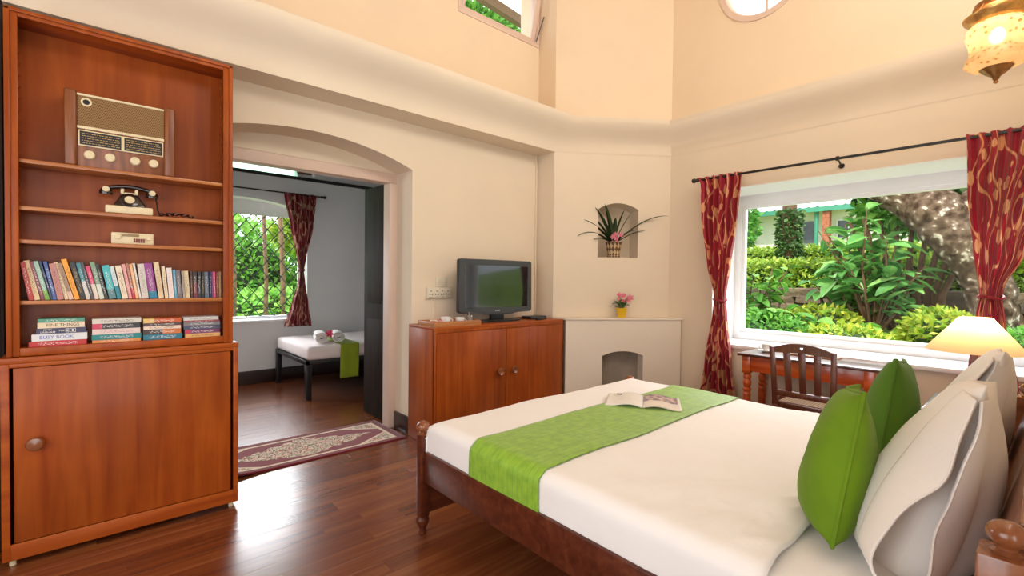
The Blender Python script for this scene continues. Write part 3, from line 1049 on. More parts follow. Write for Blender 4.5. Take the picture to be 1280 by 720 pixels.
# ---- books
def book_mat(name, base, ink, amount=0.5, band=None, band_pos=0.3, axis='Z'):
    if name in MATS: return MATS[name]
    m, nt, b = new_mat(name)
    tc = N(nt, 'ShaderNodeTexCoord')
    mp = N(nt, 'ShaderNodeMapping')
    sx = [330, 330, 330]
    sx['XYZ'.index(axis)] = 190
    mp.inputs['Scale'].default_value = sx
    nt.links.new(tc.outputs['Object'], mp.inputs['Vector'])
    no = N(nt, 'ShaderNodeTexNoise')
    no.inputs['Scale'].default_value = 1
    no.inputs['Detail'].default_value = 1
    nt.links.new(mp.outputs[0], no.inputs['Vector'])
    sep = N(nt, 'ShaderNodeSeparateXYZ')
    nt.links.new(tc.outputs['Generated'], sep.inputs[0])
    # ink strokes only along the middle of the spine
    inr = ramp(nt, [(0.14, (0, 0, 0)), (0.2, (1, 1, 1)), (0.8, (1, 1, 1)), (0.86, (0, 0, 0))])
    nt.links.new(sep.outputs[axis], inr.inputs['Fac'])
    other = ramp(nt, [(0.22, (0, 0, 0)), (0.3, (1, 1, 1)), (0.7, (1, 1, 1)), (0.78, (0, 0, 0))])
    nt.links.new(sep.outputs['X' if axis == 'Z' else 'Z'], other.inputs['Fac'])
    th = 0.62 - 0.12 * amount
    st = ramp(nt, [(th, (0, 0, 0)), (th + 0.04, (1, 1, 1))])
    nt.links.new(no.outputs['Fac'], st.inputs['Fac'])
    m1 = N(nt, 'ShaderNodeMixRGB', blend_type='MULTIPLY')
    m1.inputs['Fac'].default_value = 1
    nt.links.new(inr.outputs['Color'], m1.inputs['Color1'])
    nt.links.new(other.outputs['Color'], m1.inputs['Color2'])
    m2 = N(nt, 'ShaderNodeMixRGB', blend_type='MULTIPLY')
    m2.inputs['Fac'].default_value = 1
    nt.links.new(m1.outputs['Color'], m2.inputs['Color1'])
    nt.links.new(st.outputs['Color'], m2.inputs['Color2'])
    basec = None
    if band is not None:
        rb_ = ramp(nt, [(0.0, band), (band_pos, base)] if band_pos > 0 else [(0.0, base), (-band_pos, band)], 'CONSTANT')
        nt.links.new(sep.outputs[axis], rb_.inputs['Fac'])
        basec = rb_.outputs['Color']
    mx = N(nt, 'ShaderNodeMixRGB')
    nt.links.new(m2.outputs['Color'], mx.inputs['Fac'])
    if basec: nt.links.new(basec, mx.inputs['Color1'])
    else: mx.inputs['Color1'].default_value = (*base, 1)
    mx.inputs['Color2'].default_value = (*ink, 1)
    nt.links.new(mx.outputs['Color'], b.inputs['Base Color'])
    setp(b, rough=0.4)
    MATS[name] = m
    return m


WH, BK, GD = (0.8, 0.78, 0.74), (0.03, 0.025, 0.03), (0.65, 0.45, 0.15)
ORD = ['first', 'second', 'third', 'fourth', 'fifth', 'sixth', 'seventh', 'eighth', 'ninth', 'tenth', 'eleventh', 'twelfth', 'thirteenth', 'fourteenth', 'fifteenth',
       'sixteenth', 'seventeenth', 'eighteenth', 'nineteenth', 'twentieth', 'twenty-first', 'twenty-second', 'twenty-third', 'twenty-fourth', 'twenty-fifth', 'twenty-sixth',
       'twenty-seventh', 'twenty-eighth', 'twenty-ninth', 'thirtieth', 'thirty-first', 'thirty-second', 'thirty-third', 'thirty-fourth', 'thirty-fifth', 'thirty-sixth',
       'thirty-seventh', 'thirty-eighth', 'thirty-ninth', 'fortieth', 'forty-first', 'forty-second']
UP = [('red', (0.50, 0.03, 0.02), WH, None, 0, -0.245, 0.018, -0.029, 0.182), ('cream', (0.72, 0.52, 0.28), BK, None, 0, -0.226, 0.021, -0.038, 0.190),
      ('maroon', (0.22, 0.04, 0.06), WH, None, 0, -0.203, 0.014, -0.042, 0.187), ('pale green', (0.28, 0.45, 0.35), WH, (0.16, 0.35, 0.03), 0.25, -0.189, 0.017, -0.042, 0.189),
      ('navy', (0.02, 0.03, 0.10), WH, None, 0, -0.171, 0.009, -0.042, 0.190), ('blue', (0.05, 0.10, 0.30), WH, None, 0, -0.162, 0.014, -0.036, 0.187),
      ('dusty pink', (0.50, 0.20, 0.17), BK, None, 0, -0.147, 0.024, -0.031, 0.178), ('ivory', (0.70, 0.56, 0.36), BK, None, 0, -0.122, 0.015, -0.040, 0.186),
      ('tan', (0.35, 0.21, 0.12), BK, (0.68, 0.45, 0.35), 0.22, -0.106, 0.018, -0.045, 0.183), ('bright orange', (0.85, 0.34, 0.02), BK, None, 0, -0.086, 0.020, -0.050, 0.203),
      ('black', (0.025, 0.02, 0.02), GD, None, 0, -0.065, 0.021, -0.042, 0.188), ('teal and white', (0.05, 0.22, 0.26), WH, (0.6, 0.55, 0.5), 0.5, -0.043, 0.017, -0.040, 0.185),
      ('dark grey', (0.07, 0.06, 0.07), WH, None, 0, -0.025, 0.012, -0.042, 0.188), ('hot pink', (0.65, 0.05, 0.15), WH, (0.75, 0.62, 0.52), 0.45, -0.012, 0.018, -0.037, 0.170),
      ('sage green', (0.20, 0.32, 0.20), WH, (0.62, 0.66, 0.55), 0.4, 0.007, 0.019, -0.039, 0.191), ('black and white', (0.03, 0.03, 0.03), WH, None, 0, 0.027, 0.014, -0.040, 0.183),
      ('wide turquoise', (0.05, 0.42, 0.45), WH, (0.10, 0.22, 0.25), 0.28, 0.043, 0.030, -0.030, 0.174), ('blue and white', (0.60, 0.66, 0.66), (0.02, 0.25, 0.35), (0.02, 0.22, 0.28), 0.4, 0.075, 0.018, -0.032, 0.169),
      ('off-white', (0.76, 0.64, 0.48), BK, None, 0, 0.095, 0.025, -0.030, 0.174), ('rose', (0.72, 0.30, 0.30), WH, None, 0, 0.121, 0.015, -0.030, 0.183),
      ('russet', (0.42, 0.16, 0.10), WH, (0.5, 0.02, 0.03), 0.3, 0.137, 0.012, -0.030, 0.188), ('pale orange', (0.80, 0.44, 0.22), WH, None, 0, 0.150, 0.013, -0.029, 0.184),
      ('white', (0.80, 0.76, 0.70), BK, None, 0, 0.164, 0.010, -0.029, 0.189), ('grey and white', (0.62, 0.56, 0.50), (0.15, 0.13, 0.13), None, 0, 0.175, 0.030, -0.020, 0.185),
      ('wide purple and teal', (0.28, 0.04, 0.24), WH, (0.02, 0.20, 0.32), 0.2, 0.207, 0.036, -0.025, 0.190), ('tall beige', (0.72, 0.54, 0.34), BK, None, 0, 0.247, 0.024, -0.024, 0.196),
      ('narrow cream', (0.76, 0.62, 0.42), BK, None, 0, 0.274, 0.016, -0.017, 0.175), ('white and pink', (0.78, 0.68, 0.64), (0.6, 0.25, 0.25), None, 0, 0.292, 0.024, -0.013, 0.167),
      ('sky blue', (0.12, 0.32, 0.48), WH, None, 0, 0.317, 0.014, -0.011, 0.157), ('speckled grey', (0.16, 0.13, 0.14), WH, None, 0, 0.332, 0.021, -0.012, 0.155),
      ('grey-brown', (0.38, 0.32, 0.26), BK, None, 0, 0.355, 0.011, -0.009, 0.151), ('buff', (0.70, 0.56, 0.36), BK, None, 0, 0.367, 0.022, -0.010, 0.152),
      ('dark brown', (0.07, 0.03, 0.02), GD, None, 0, 0.391, 0.011, -0.004, 0.150), ('black and crimson', (0.16, 0.02, 0.03), WH, (0.03, 0.02, 0.02), -0.6, 0.403, 0.020, -0.004, 0.148),
      ('black with white title', (0.03, 0.03, 0.035), WH, None, 0, 0.425, 0.017, -0.003, 0.149), ('plain black', (0.02, 0.02, 0.022), GD, None, 0, 0.443, 0.012, -0.002, 0.149),
      ('slate blue', (0.10, 0.13, 0.18), WH, None, 0, 0.457, 0.021, -0.004, 0.149), ('thin navy', (0.02, 0.025, 0.09), WH, None, 0, 0.480, 0.011, -0.002, 0.150),
      ('very thin violet', (0.16, 0.06, 0.20), WH, None, 0, 0.492, 0.005, -0.003, 0.150), ('magenta pink', (0.55, 0.08, 0.18), WH, None, 0, 0.498, 0.013, -0.003, 0.150),
      ('dark maroon', (0.25, 0.05, 0.04), GD, None, 0, 0.513, 0.011, -0.002, 0.146), ('brown', (0.34, 0.17, 0.07), GD, None, 0, 0.526, 0.012, -0.001, 0.151)]
for i, (cn, col_, ink, band, bpos, xb, tw, dx, h) in enumerate(UP):
    mt = book_mat('cover ' + cn, col_, ink, 0.55, band, bpos if bpos else 0.3)
    D = 0.10 + 0.012 * ((i * 7) % 3)
    th = tw * 0.95
    an = math.atan2(-dx, h)
    ys = 3.163 + 0.003 * ((i * 5) % 3)
    o = MB()
    o.box(0, th, 0, 0.0015, 0, h, 0.0005, 1)
    o.box(0, 0.0012, 0.0015, D, 0, h)
    o.box(th - 0.0012, th, 0.0015, D, 0, h)
    bk = o.build('book', mt, loc=(0, 0, 0), smooth=False)
    mb = MB().box(0.0012, th - 0.0012, 0.0015, D - 0.003, 0.003, h - 0.003)
    mb.build('pages', PAGES, bk, smooth=False)
    bk.location = (xb + 0.001, ys, 1.2225)
    bk.rotation_euler = (0, -an, 0)
    side = 'leaning left' if an > 0.08 else 'standing upright'
    tag(bk, '%s paperback %s, %s from the left in the shelved row' % (cn, side, ORD[i]), 'book', 'paperbacks in the upright row')

STK = [
    [('red', (0.50, 0.02, 0.02), WH, -0.246, -0.042, 0.026), ('white', (0.72, 0.72, 0.74), (0.25, 0.3, 0.5), -0.236, -0.040, 0.034), ('navy', (0.05, 0.05, 0.11), WH, -0.220, -0.045, 0.027), ('cream', (0.78, 0.63, 0.44), DARK_INK and (0.2, 0.1, 0.06), -0.216, -0.049, 0.028), ('green', (0.08, 0.30, 0.20), WH, -0.215, -0.049, 0.018)],
    [('orange', (0.70, 0.26, 0.06), WH, -0.022, 0.170, 0.016), ('teal', (0.01, 0.22, 0.23), WH, -0.024, 0.172, 0.027), ('white and pink', (0.74, 0.60, 0.56), (0.5, 0.2, 0.25), -0.022, 0.168, 0.028), ('pink-ended black', (0.04, 0.035, 0.04), WH, -0.022, 0.168, 0.027), ('pale grey', (0.64, 0.60, 0.52), BK, -0.022, 0.172, 0.026)],
    [('teal-blue', (0.02, 0.18, 0.26), WH, 0.180, 0.351, 0.030), ('dark brown and orange', (0.60, 0.17, 0.04), WH, 0.180, 0.346, 0.026), ('cream white', (0.78, 0.62, 0.50), BK, 0.181, 0.345, 0.018), ('charcoal', (0.10, 0.05, 0.05), WH, 0.181, 0.346, 0.017), ('red and yellow', (0.55, 0.10, 0.02), WH, 0.180, 0.347, 0.024)],
    [('orange cream', (0.74, 0.42, 0.15), BK, 0.364, 0.532, 0.022), ('purple', (0.20, 0.05, 0.14), WH, 0.363, 0.530, 0.023), ('navy and white', (0.07, 0.08, 0.14), WH, 0.358, 0.532, 0.021), ('mid grey', (0.20, 0.19, 0.20), WH, 0.357, 0.532, 0.020), ('thin red', (0.30, 0.05, 0.07), WH, 0.357, 0.530, 0.010), ('light grey', (0.60, 0.58, 0.56), BK, 0.357, 0.524, 0.020)],
]
SN = ['first flat stack from the left', 'second flat stack from the left', 'third flat stack from the left', 'flat stack at the right end']
LV = {5: ['bottom', 'second from bottom', 'middle', 'second from top', 'top'], 6: ['bottom', 'second from bottom', 'third from bottom', 'third from top', 'second from top', 'top']}
for si, st in enumerate(STK):
    z = 1.0005
    # the face frame rises a little above the bottom board, so the lowest books sit on the board
    for k, (cn, col_, ink, xa, xb, th) in enumerate(st):
        mt = book_mat('stack cover %d %s' % (si, cn), col_, ink, -1.2 if si == 0 and k in (1, 2, 3) else 0.6,
                      {(1, 3): (0.6, 0.05, 0.12), (2, 4): (0.75, 0.50, 0.15), (2, 1): (0.06, 0.035, 0.03), (3, 1): (0.5, 0.05, 0.12)}.get((si, k)),
                      {(1, 3): 0.2, (2, 4): 0.28, (2, 1): 0.5, (3, 1): 0.16}.get((si, k), 0.3), 'X')
        o = MB()
        D = 0.115
        o.box(xa, xb, 3.160, 3.1615, z, z + th - 0.0006, 0.0005, 1)
        o.box(xa, xb, 3.1615, 3.160 + D, z, z + 0.0012)
        o.box(xa, xb, 3.1615, 3.160 + D, z + th - 0.0018, z + th - 0.0006)
        bk = o.build('book', mt, smooth=False)
        MB().box(xa + 0.003, xb - 0.003, 3.1615, 3.157 + D, z + 0.0012, z + th - 0.0018).build('pages', PAGES, bk, smooth=False)
        tag(bk, '%s paperback %s of the %s' % (cn, LV[len(st)][k], SN[si]), 'book', 'paperbacks in the flat stacks')
        zm = z + th / 2
        yt = 3.1595
        rot = (R(90), 0, 0)
        if si == 0 and k == 3: text('FINE THINGS', (xa + 0.030, yt, zm), 0.020, DARK_INK, bk, rot)
        if si == 0 and k == 1: text('BUSY BOOK', (xa + 0.026, yt, zm), 0.022, BLUE_INK, bk, rot, sx=1.0)
        if si == 0 and k == 2:
            text('JOHN', (xa + 0.024, yt, zm + 0.006), 0.010, WHITE_INK, bk, rot, sx=1.1)
            text('GRISHAM', (xa + 0.012, yt, zm - 0.006), 0.0115, WHITE_INK, bk, rot, sx=1.1)
            text('THE', (xa + 0.076, yt, zm), 0.010, WHITE_INK, bk, rot, sx=1.2)
            q = MB()
            for xq, wq in ((0.101, 0.012), (0.116, 0.022)):
                for x0_, x1_, z0_, z1_ in ((0, wq, 0.008, 0.0095), (0, wq, -0.0095, -0.008), (0, 0.0015, -0.008, 0.008), (wq - 0.0015, wq, -0.008, 0.008), (wq * 0.35, wq * 0.65, -0.005, 0.005)):
                    q.box(xa + xq + x0_, xa + xq + x1_, yt - 0.0004, yt + 0.0004, zm + z0_, zm + z1_)
            q.build('title_blocks', WHITE_INK, bk, smooth=False)
        z += th

# ---- valve radio
ra = thing('radio', (0.10, 3.21, 1.882), 'old wooden valve radio with woven grille and four cream knobs on the top shelf', 'radio')
yr = 3.168
RW = wood('radio_walnut', (0.11, 0.026, 0.007), (0.22, 0.065, 0.018), (0.32, 0.11, 0.034), 'Z', 9, 0.4, 0.1)
MB().box(-0.121, -0.074, yr - 0.012, 3.30, 1.883, 2.256, 0.010, 3).build('side_post', RW, ra)
MB().box(0.273, 0.321, yr - 0.012, 3.30, 1.883, 2.256, 0.010, 3).build('side_post', RW, ra)
MB().box(-0.075, 0.274, yr + 0.004, 3.29, 1.883, 2.244, 0.003).build('case', RW, ra)


def grille_mat():
    m, nt, b = new_mat('woven_gold_grille')
    tc = N(nt, 'ShaderNodeTexCoord')
    br = N(nt, 'ShaderNodeTexBrick')
    br.inputs['Scale'].default_value = 1.0
    br.inputs['Brick Width'].default_value = 0.0085
    br.inputs['Row Height'].default_value = 0.0085
    br.inputs['Mortar Size'].default_value = 0.0022
    br.inputs['Color1'].default_value = (0.045, 0.020, 0.008, 1)
    br.inputs['Color2'].default_value = (0.065, 0.028, 0.010, 1)
    br.inputs['Mortar'].default_value = (0.26, 0.135, 0.035, 1)
    sep = N(nt, 'ShaderNodeSeparateXYZ')
    cb = N(nt, 'ShaderNodeCombineXYZ')
    nt.links.new(tc.outputs['Object'], sep.inputs[0])
    nt.links.new(sep.outputs['X'], cb.inputs['X'])
    nt.links.new(sep.outputs['Z'], cb.inputs['Y'])
    nt.links.new(cb.outputs[0], br.inputs['Vector'])
    nt.links.new(br.outputs['Color'], b.inputs['Base Color'])
    setp(b, rough=0.6)
    return m


MB().box(-0.072, 0.271, yr - 0.001, yr + 0.005, 2.085, 2.232).build('speaker_cloth', grille_mat(), ra, smooth=False)
f = MB()
f.box(-0.074, 0.273, yr - 0.006, yr + 0.006, 2.232, 2.243, 0.003)
f.box(-0.074, 0.273, yr - 0.006, yr + 0.006, 2.070, 2.084, 0.003)
f.build('cream_bar', IVORY, ra)
MB().lathe((-0.039, yr, 2.203), [(0.021, 0), (0.021, 0.004), (0.013, 0.004)], 24, (0, -1, 0), cap=False).build('tuning_eye_ring', IVORY, ra)
MB().lathe((-0.039, yr, 2.203), [(0.013, 0), (0.013, 0.002)], 20, (0, -1, 0)).build('tuning_eye', BLACK_PLASTIC, ra)
f = MB()
f.box(-0.070, 0.269, yr - 0.004, yr + 0.004, 1.986, 2.064, 0.002)
df = f.build('dial_frame', IVORY, ra)
for xa, xb in ((-0.064, 0.094), (0.106, 0.263)):
    d_ = MB().prism([(xa, 1.992), (xb, 1.992), (xb, 2.058), (xa, 2.058)], xz, yr - 0.0055, yr - 0.003).build('dial_glass', BLACK_PLASTIC, df)
    mk = MB()
    rr = random.Random(int(xb * 1000))
    for row in range(5):
        x = xa + 0.008
        while x < xb - 0.012:
            L = rr.uniform(0.004, 0.018)
            mk.box(x, min(x + L, xb - 0.006), yr - 0.0062, yr - 0.0055, 2.000 + row * 0.0115, 2.0022 + row * 0.0115)
            x += L + 0.004
    mk.build('station_markings', GOLD, df, smooth=False)
for x in (-0.028, 0.050, 0.150, 0.227):
    MB().lathe((x, yr + 0.004, 1.944), [(0.022, 0), (0.021, 0.014), (0.017, 0.018), (0.001, 0.0185)], 22, (0, -1, 0)).build('knob', IVORY, ra)

# ---- rotary telephone
ph = thing('telephone', (0.125, 3.22, 1.664), 'vintage black rotary telephone on a cream base on the second shelf', 'telephone')
BAKE = plain('black_bakelite', (0.018, 0.008, 0.007), 0.15, 0.2, 10, coat=0.5)
MB().box(0.030, 0.224, 3.165, 3.285, 1.6665, 1.706, 0.006).build('base', IVORY, ph)
f = MB()
f.hexa([(0.060, 3.172, 1.706), (0.196, 3.172, 1.706), (0.196, 3.28, 1.706), (0.060, 3.28, 1.706), (0.095, 3.20, 1.772), (0.161, 3.20, 1.772), (0.161, 3.27, 1.772), (0.095, 3.27, 1.772)], 0.008, 3)
f.build('body', BAKE, ph)
dn = Vector((0, -0.92, 0.39)).normalized()
f = MB().lathe(Vector((0.127, 3.183, 1.737)), [(0.040, 0), (0.040, 0.006), (0.034, 0.009)], 28, dn)
dl = f.build('dial_ring', BAKE, ph)
MB().lathe(Vector((0.127, 3.183, 1.737)) + dn * 0.008, [(0.021, 0), (0.021, 0.003)], 24, dn).build('dial_centre', IVORY, ph)
f = MB()
f.box(0.092, 0.106, 3.20, 3.26, 1.772, 1.800, 0.004)
f.box(0.150, 0.164, 3.20, 3.26, 1.772, 1.800, 0.004)
f.box(0.104, 0.152, 3.205, 3.215, 1.766, 1.782, 0.002)
f.build('cradle', IVORY, ph)
f = MB()
f.tube([(0.028 + 0.202 * i / 12, 3.23, 1.797 + 0.018 * math.sin(PI * i / 12)) for i in range(13)], 0.011, 12)
hs = f.build('handset', BAKE, ph)
for x in (0.034, 0.224):
    MB().lathe((x, 3.23, 1.765), [(0.027, 0), (0.029, 0.010), (0.024, 0.026), (0.012, 0.036)], 20).build('handset_cup', BAKE, hs)
    MB().lathe((x, 3.215, 1.788), [(0.0165, 0), (0.014, 0.014)], 16, (0, -1, 0.2)).build('cup_band', IVORY, hs)
f = MB()
pts = [(0.236, 3.22, 1.780), (0.243, 3.21, 1.74), (0.246, 3.20, 1.70), (0.255, 3.19, 1.675)]
for i in range(40):
    t = i / 39
    pts.append((0.255 + 0.155 * t + 0.012 * math.sin(i * 1.1), 3.195 + 0.018 * math.cos(i * 0.9), 1.672 + 0.010 * abs(math.sin(i * 0.45)) + 0.008 * math.sin(PI * t)))
f.tube(pts, 0.0035, 6)
f.build('cord', BLACK_PLASTIC, ph)

# ---- small cream car radio
cr = thing('car_radio', (0.14, 3.2, 1.509), 'small cream push-button radio set on the third shelf', 'radio')
MB().box(0.053, 0.226, 3.172, 3.27, 1.5095, 1.568, 0.003).build('case', IVORY, cr)
for x in (0.078, 0.205):
    MB().lathe((x, 3.172, 1.545), [(0.013, 0), (0.012, 0.012), (0.001, 0.013)], 18, (0, -1, 0)).build('knob', IVORY, cr)
MB().box(0.094, 0.165, 3.1695, 3.172, 1.549, 1.562, 0.001).build('dial_window', plain('dull_gold', (0.30, 0.20, 0.09), 0.4), cr)
for i in range(5):
    MB().box(0.142 + i * 0.0098, 0.149 + i * 0.0098, 3.167, 3.172, 1.519, 1.540, 0.001).build('push_button', plain('maroon_button', (0.20, 0.03, 0.02), 0.4), cr)

# ================================================================== TV CABINET and what stands on it
tc_ = thing('tv_cabinet', (2.72, 3.4, 0), 'low two-door red mahogany cabinet under the television', 'cabinet')
CX0, CX1, CYF, CYB, CZ = 1.985, 3.475, 3.165, 3.572, 0.957
MB().box(CX0, CX0 + 0.022, CYF + 0.006, CYB, 0.002, CZ - 0.02, 0.002).build('side_panel', MAHOG, tc_)
MB().box(CX1 - 0.022, CX1, CYF + 0.006, CYB, 0.002, CZ - 0.02, 0.002).build('side_panel', MAHOG, tc_)
MB().box(CX0, CX1, CYF - 0.002, CYB, CZ - 0.02, CZ, 0.003).build('top', MAHOG_X, tc_)
MB().box(CX0 + 1.15, CX1, CYB - 0.10, CYB - 0.085, CZ, CZ + 0.012, 0.002).build('back_lip', MAHOG_X, tc_)
f = MB()
f.box(CX0, CX0 + 0.020, CYF, CYF + 0.02, 0.002, CZ - 0.02, 0.002)
f.box(CX1 - 0.018, CX1, CYF, CYF + 0.02, 0.002, CZ - 0.02, 0.002)
f.box(CX0 + 0.02, CX1 - 0.018, CYF, CYF + 0.02, 0.91, CZ - 0.02, 0.002)
f.box(CX0 + 0.02, CX1 - 0.018, CYF, CYF + 0.02, 0.002, 0.09, 0.002)
f.build('face_frame', MAHOG, tc_)
MB().box(CX0 + 0.02, CX1 - 0.02, CYB - 0.02, CYB - 0.004, 0.002, CZ - 0.02).build('back_panel', MAHOG, tc_)
d1 = MB().box(CX0 + 0.026, 2.733, CYF + 0.004, CYF + 0.022, 0.094, 0.908, 0.002).build('door', MAHOG, tc_)
d2_ = MB().box(2.739, CX1 - 0.022, CYF + 0.000, CYF + 0.022, 0.094, 0.908, 0.002).build('door', MAHOG, tc_)
for x, d_ in ((2.655, d1), (2.818, d2_)):
    MB().lathe((x, CYF + 0.004, 0.537), [(0.013, 0), (0.013, 0.014), (0.028, 0.020), (0.034, 0.032), (0.030, 0.044), (0.022, 0.040), (0.001, 0.036)], 22, (0, -1, 0)).build('knob', HEAD_WOOD, d_)

tv = thing('television', (2.80, 3.36, CZ), 'flat black television on a swivel stand on the mahogany cabinet', 'television')
YS = 3.35
f = MB()
f.prism([(2.345, 1.06), (2.362, 1.045), (2.60, 1.040), (2.66, 1.022), (2.98, 1.022), (3.03, 1.040), (3.205, 1.038), (3.222, 1.055), (3.215, 1.51), (3.198, 1.525), (2.362, 1.525), (2.345, 1.51)], xz, YS, YS + 0.045, 0.006)
f.build('bezel', DARKGREY_PLASTIC, tv)
MB().box(2.40, 3.16, YS + 0.045, YS + 0.10, 1.09, 1.48, 0.02).build('rear_housing', BLACK_PLASTIC, tv)
SCR = plain('glossy_screen', (0.012, 0.012, 0.014), 0.05, 0.02, 5, spec=0.6, coat=0.3)
MB().box(2.412, 3.160, YS - 0.0022, YS + 0.002, 1.086, 1.472, 0.001, 1).build('screen', SCR, tv)
text('PHILIPS', (2.782, YS - 0.0003, 1.056), 0.018, plain('silver_print', (0.6, 0.6, 0.62), 0.4), tv, (R(90), 0, 0), 0.0006, 'CENTER', 'maker_lettering')
MB().box(2.72, 2.88, YS + 0.02, YS + 0.05, CZ + 0.012, 1.05, 0.006).build('stand_neck', BLACK_PLASTIC, tv)
f = MB()
f.prism([(2.80 + 0.27 * math.cos(2 * PI * i / 32), 3.37 + 0.12 * math.sin(2 * PI * i / 32)) for i in range(32)], xy, CZ + 0.0005, CZ + 0.014, 0.003)
f.build('stand_base', BLACK_PLASTIC, tv)

ty = thing('tea_tray', (2.22, 3.28, CZ), 'shallow wooden tea tray at the end of the mahogany cabinet by the doorway', 'tray')
TX0, TX1, TY0, TY1 = 2.0, 2.46, 3.18, 3.44
f = MB()
f.box(TX0, TX1, TY0, TY1, CZ + 0.0005, CZ + 0.008)
f.build('base', TRAY_WOOD, ty)
f = MB()
f.box(TX0, TX1, TY0, TY0 + 0.01, CZ + 0.008, CZ + 0.042, 0.002)
f.box(TX0, TX1, TY1 - 0.01, TY1, CZ + 0.008, CZ + 0.042, 0.002)
f.box(TX0, TX0 + 0.01, TY0 + 0.01, TY1 - 0.01, CZ + 0.008, CZ + 0.042, 0.002)
f.box(TX1 - 0.01, TX1, TY0 + 0.01, TY1 - 0.01, CZ + 0.008, CZ + 0.042, 0.002)
f.build('rim', TRAY_WOOD, ty)


def cup(x, y, z, label, group=None, r=0.038, h=0.062, hdir=0.3):
    t = thing('teacup', (x, y, z), label, 'cup', group)
    MB().lathe((x, y, z), [(r * 0.6, 0), (r * 0.62, 0.004), (r * 0.95, h * 0.45), (r, h), (r - 0.003, h), (r * 0.9, h * 0.45), (r * 0.55, 0.006), (0.001, 0.006)], 24).build('bowl', CERAMIC, t)
    dx, dy = math.cos(hdir), math.sin(hdir)
    MB().tube([(x + dx * (r * 0.85 + 0.022 * math.sin(PI * i / 8)), y + dy * (r * 0.85 + 0.022 * math.sin(PI * i / 8)), z + h * 0.28 + h * 0.55 * i / 8) for i in range(9)], 0.004, 8).build('handle', CERAMIC, t)
    return t


cup(2.155, 3.26, CZ + 0.0085, 'white teacup on the tea tray next to the sachets', 'teacups on the tea tray', 0.042, 0.066, -0.3)
cup(2.295, 3.26, CZ + 0.0085, 'white teacup on the tea tray between the other cup and the glass jar', 'teacups on the tea tray', 0.04, 0.055, -0.3)
jr = thing('sugar_jar', (2.40, 3.27, CZ + 0.0085), 'small glass and steel jar with a knobbed lid on the tea tray', 'jar')
MB().lathe((2.40, 3.27, CZ + 0.0085), [(0.026, 0), (0.028, 0.02), (0.028, 0.055), (0.024, 0.06)], 20).build('bowl', plain('smoky_jar_glass', (0.25, 0.22, 0.2), 0.08, 0.05, 10, coat=0.5), jr)
MB().lathe((2.40, 3.27, CZ + 0.0685), [(0.029, 0), (0.027, 0.008), (0.012, 0.016), (0.004, 0.018), (0.004, 0.026), (0.007, 0.031), (0.001, 0.037)], 20).build('lid', STEEL, jr)
for i, (x, y, rz, cc, cn) in enumerate([(2.05, 3.28, 0.3, (0.55, 0.05, 0.05), 'red'), (2.085, 3.33, -0.4, (0.80, 0.75, 0.68), 'white'), (2.09, 3.25, 0.9, (0.72, 0.30, 0.28), 'pink')]):
    rm = Matrix.Rotation(rz, 3, 'Z') @ Matrix.Rotation(R(18), 3, 'X')
    o = MB().obox((x, y, CZ + 0.032 + 0.006 * i), (0.07, 0.05, 0.007), rm, 0.003).build('sachet', plain('sachet ' + cn, cc, 0.4))
    tag(o, '%s paper sachet tilted in the end of the tea tray' % cn, 'sachet', 'tea sachets')

dv = thing('set_top_box', (3.27, 3.37, CZ), 'slim black set-top box on the cabinet end beside the television', 'set-top box')
MB().box(3.17, 3.39, 3.31, 3.44, CZ + 0.0005, CZ + 0.028, 0.004).build('case', BLACK_PLASTIC, dv)
MB().box(3.18, 3.38, 3.308, 3.31, CZ + 0.008, CZ + 0.022, 0.0008).build('front_strip', DARKGREY_PLASTIC, dv)
rc = thing('remote_control', (3.10, 3.25, CZ), 'black remote control lying in front of the set-top box', 'remote control')
rm = Matrix.Rotation(R(20), 3, 'Z')
MB().obox((3.24, 3.235, CZ + 0.010), (0.17, 0.045, 0.018), rm, 0.004).build('case', BLACK_PLASTIC, rc)
rc.location = (3.24, 3.235, CZ)
rc.children[0].location -= Vector((0.14, -0.015, 0))
f = MB()
for i in range(6):
    for j in range(3):
        p = Vector((3.24, 3.235, CZ + 0.019)) + rm @ Vector((-0.06 + i * 0.022, -0.012 + j * 0.012, 0))
        f.obox(p, (0.012, 0.007, 0.003), rm)
kb = f.build('buttons', DARKGREY_PLASTIC, rc, smooth=False)
kb['kind'] = 'stuff'

# wall plates
sp = thing('switch_plate', (2.308, YT, 1.28), 'square cream light switch plate above the socket strip', 'switch')
MB().box(2.25, 2.366, YT - 0.010, YT - 0.0005, 1.277, 1.362, 0.003).build('plate', CREAM_PLATE, sp)
for x in (2.287, 2.331):
    MB().box(x - 0.013, x + 0.013, YT - 0.015, YT - 0.010, 1.300, 1.340, 0.002).build('rocker', CREAM_PLATE, sp)
so = thing('socket_strip', (2.277, YT, 1.167), 'wide cream socket strip on the wall beside the television', 'socket')
MB().box(2.152, 2.402, YT - 0.030, YT - 0.0005, 1.172, 1.268, 0.004).build('plate', CREAM_PLATE, so)
for i in range(4):
    x = 2.190 + i * 0.058
    f = MB()
    f.lathe((x, YT - 0.030, 1.236), [(0.0055, 0), (0.0055, 0.0012)], 10, (0, -1, 0))
    f.lathe((x - 0.012, YT - 0.030, 1.206), [(0.0055, 0), (0.0055, 0.0012)], 10, (0, -1, 0))
    f.lathe((x + 0.012, YT - 0.030, 1.206), [(0.0055, 0), (0.0055, 0.0012)], 10, (0, -1, 0))
    f.box(x - 0.021, x + 0.021, YT - 0.0308, YT - 0.030, 1.182, 1.1845)
    f.build('socket_holes', GREYDARK, so, smooth=False)
f = MB().box(2.235, 2.247, YT - 0.010, YT - 0.0005, 0.96, 1.172, 0.002)
f.build('cable_cover', PLASTER, so)

# ================================================================== PLANTS on the fireplace wall
pm = plain('woven_basket', (0.40, 0.24, 0.10), 0.7, 0.25, 60, 0.3)


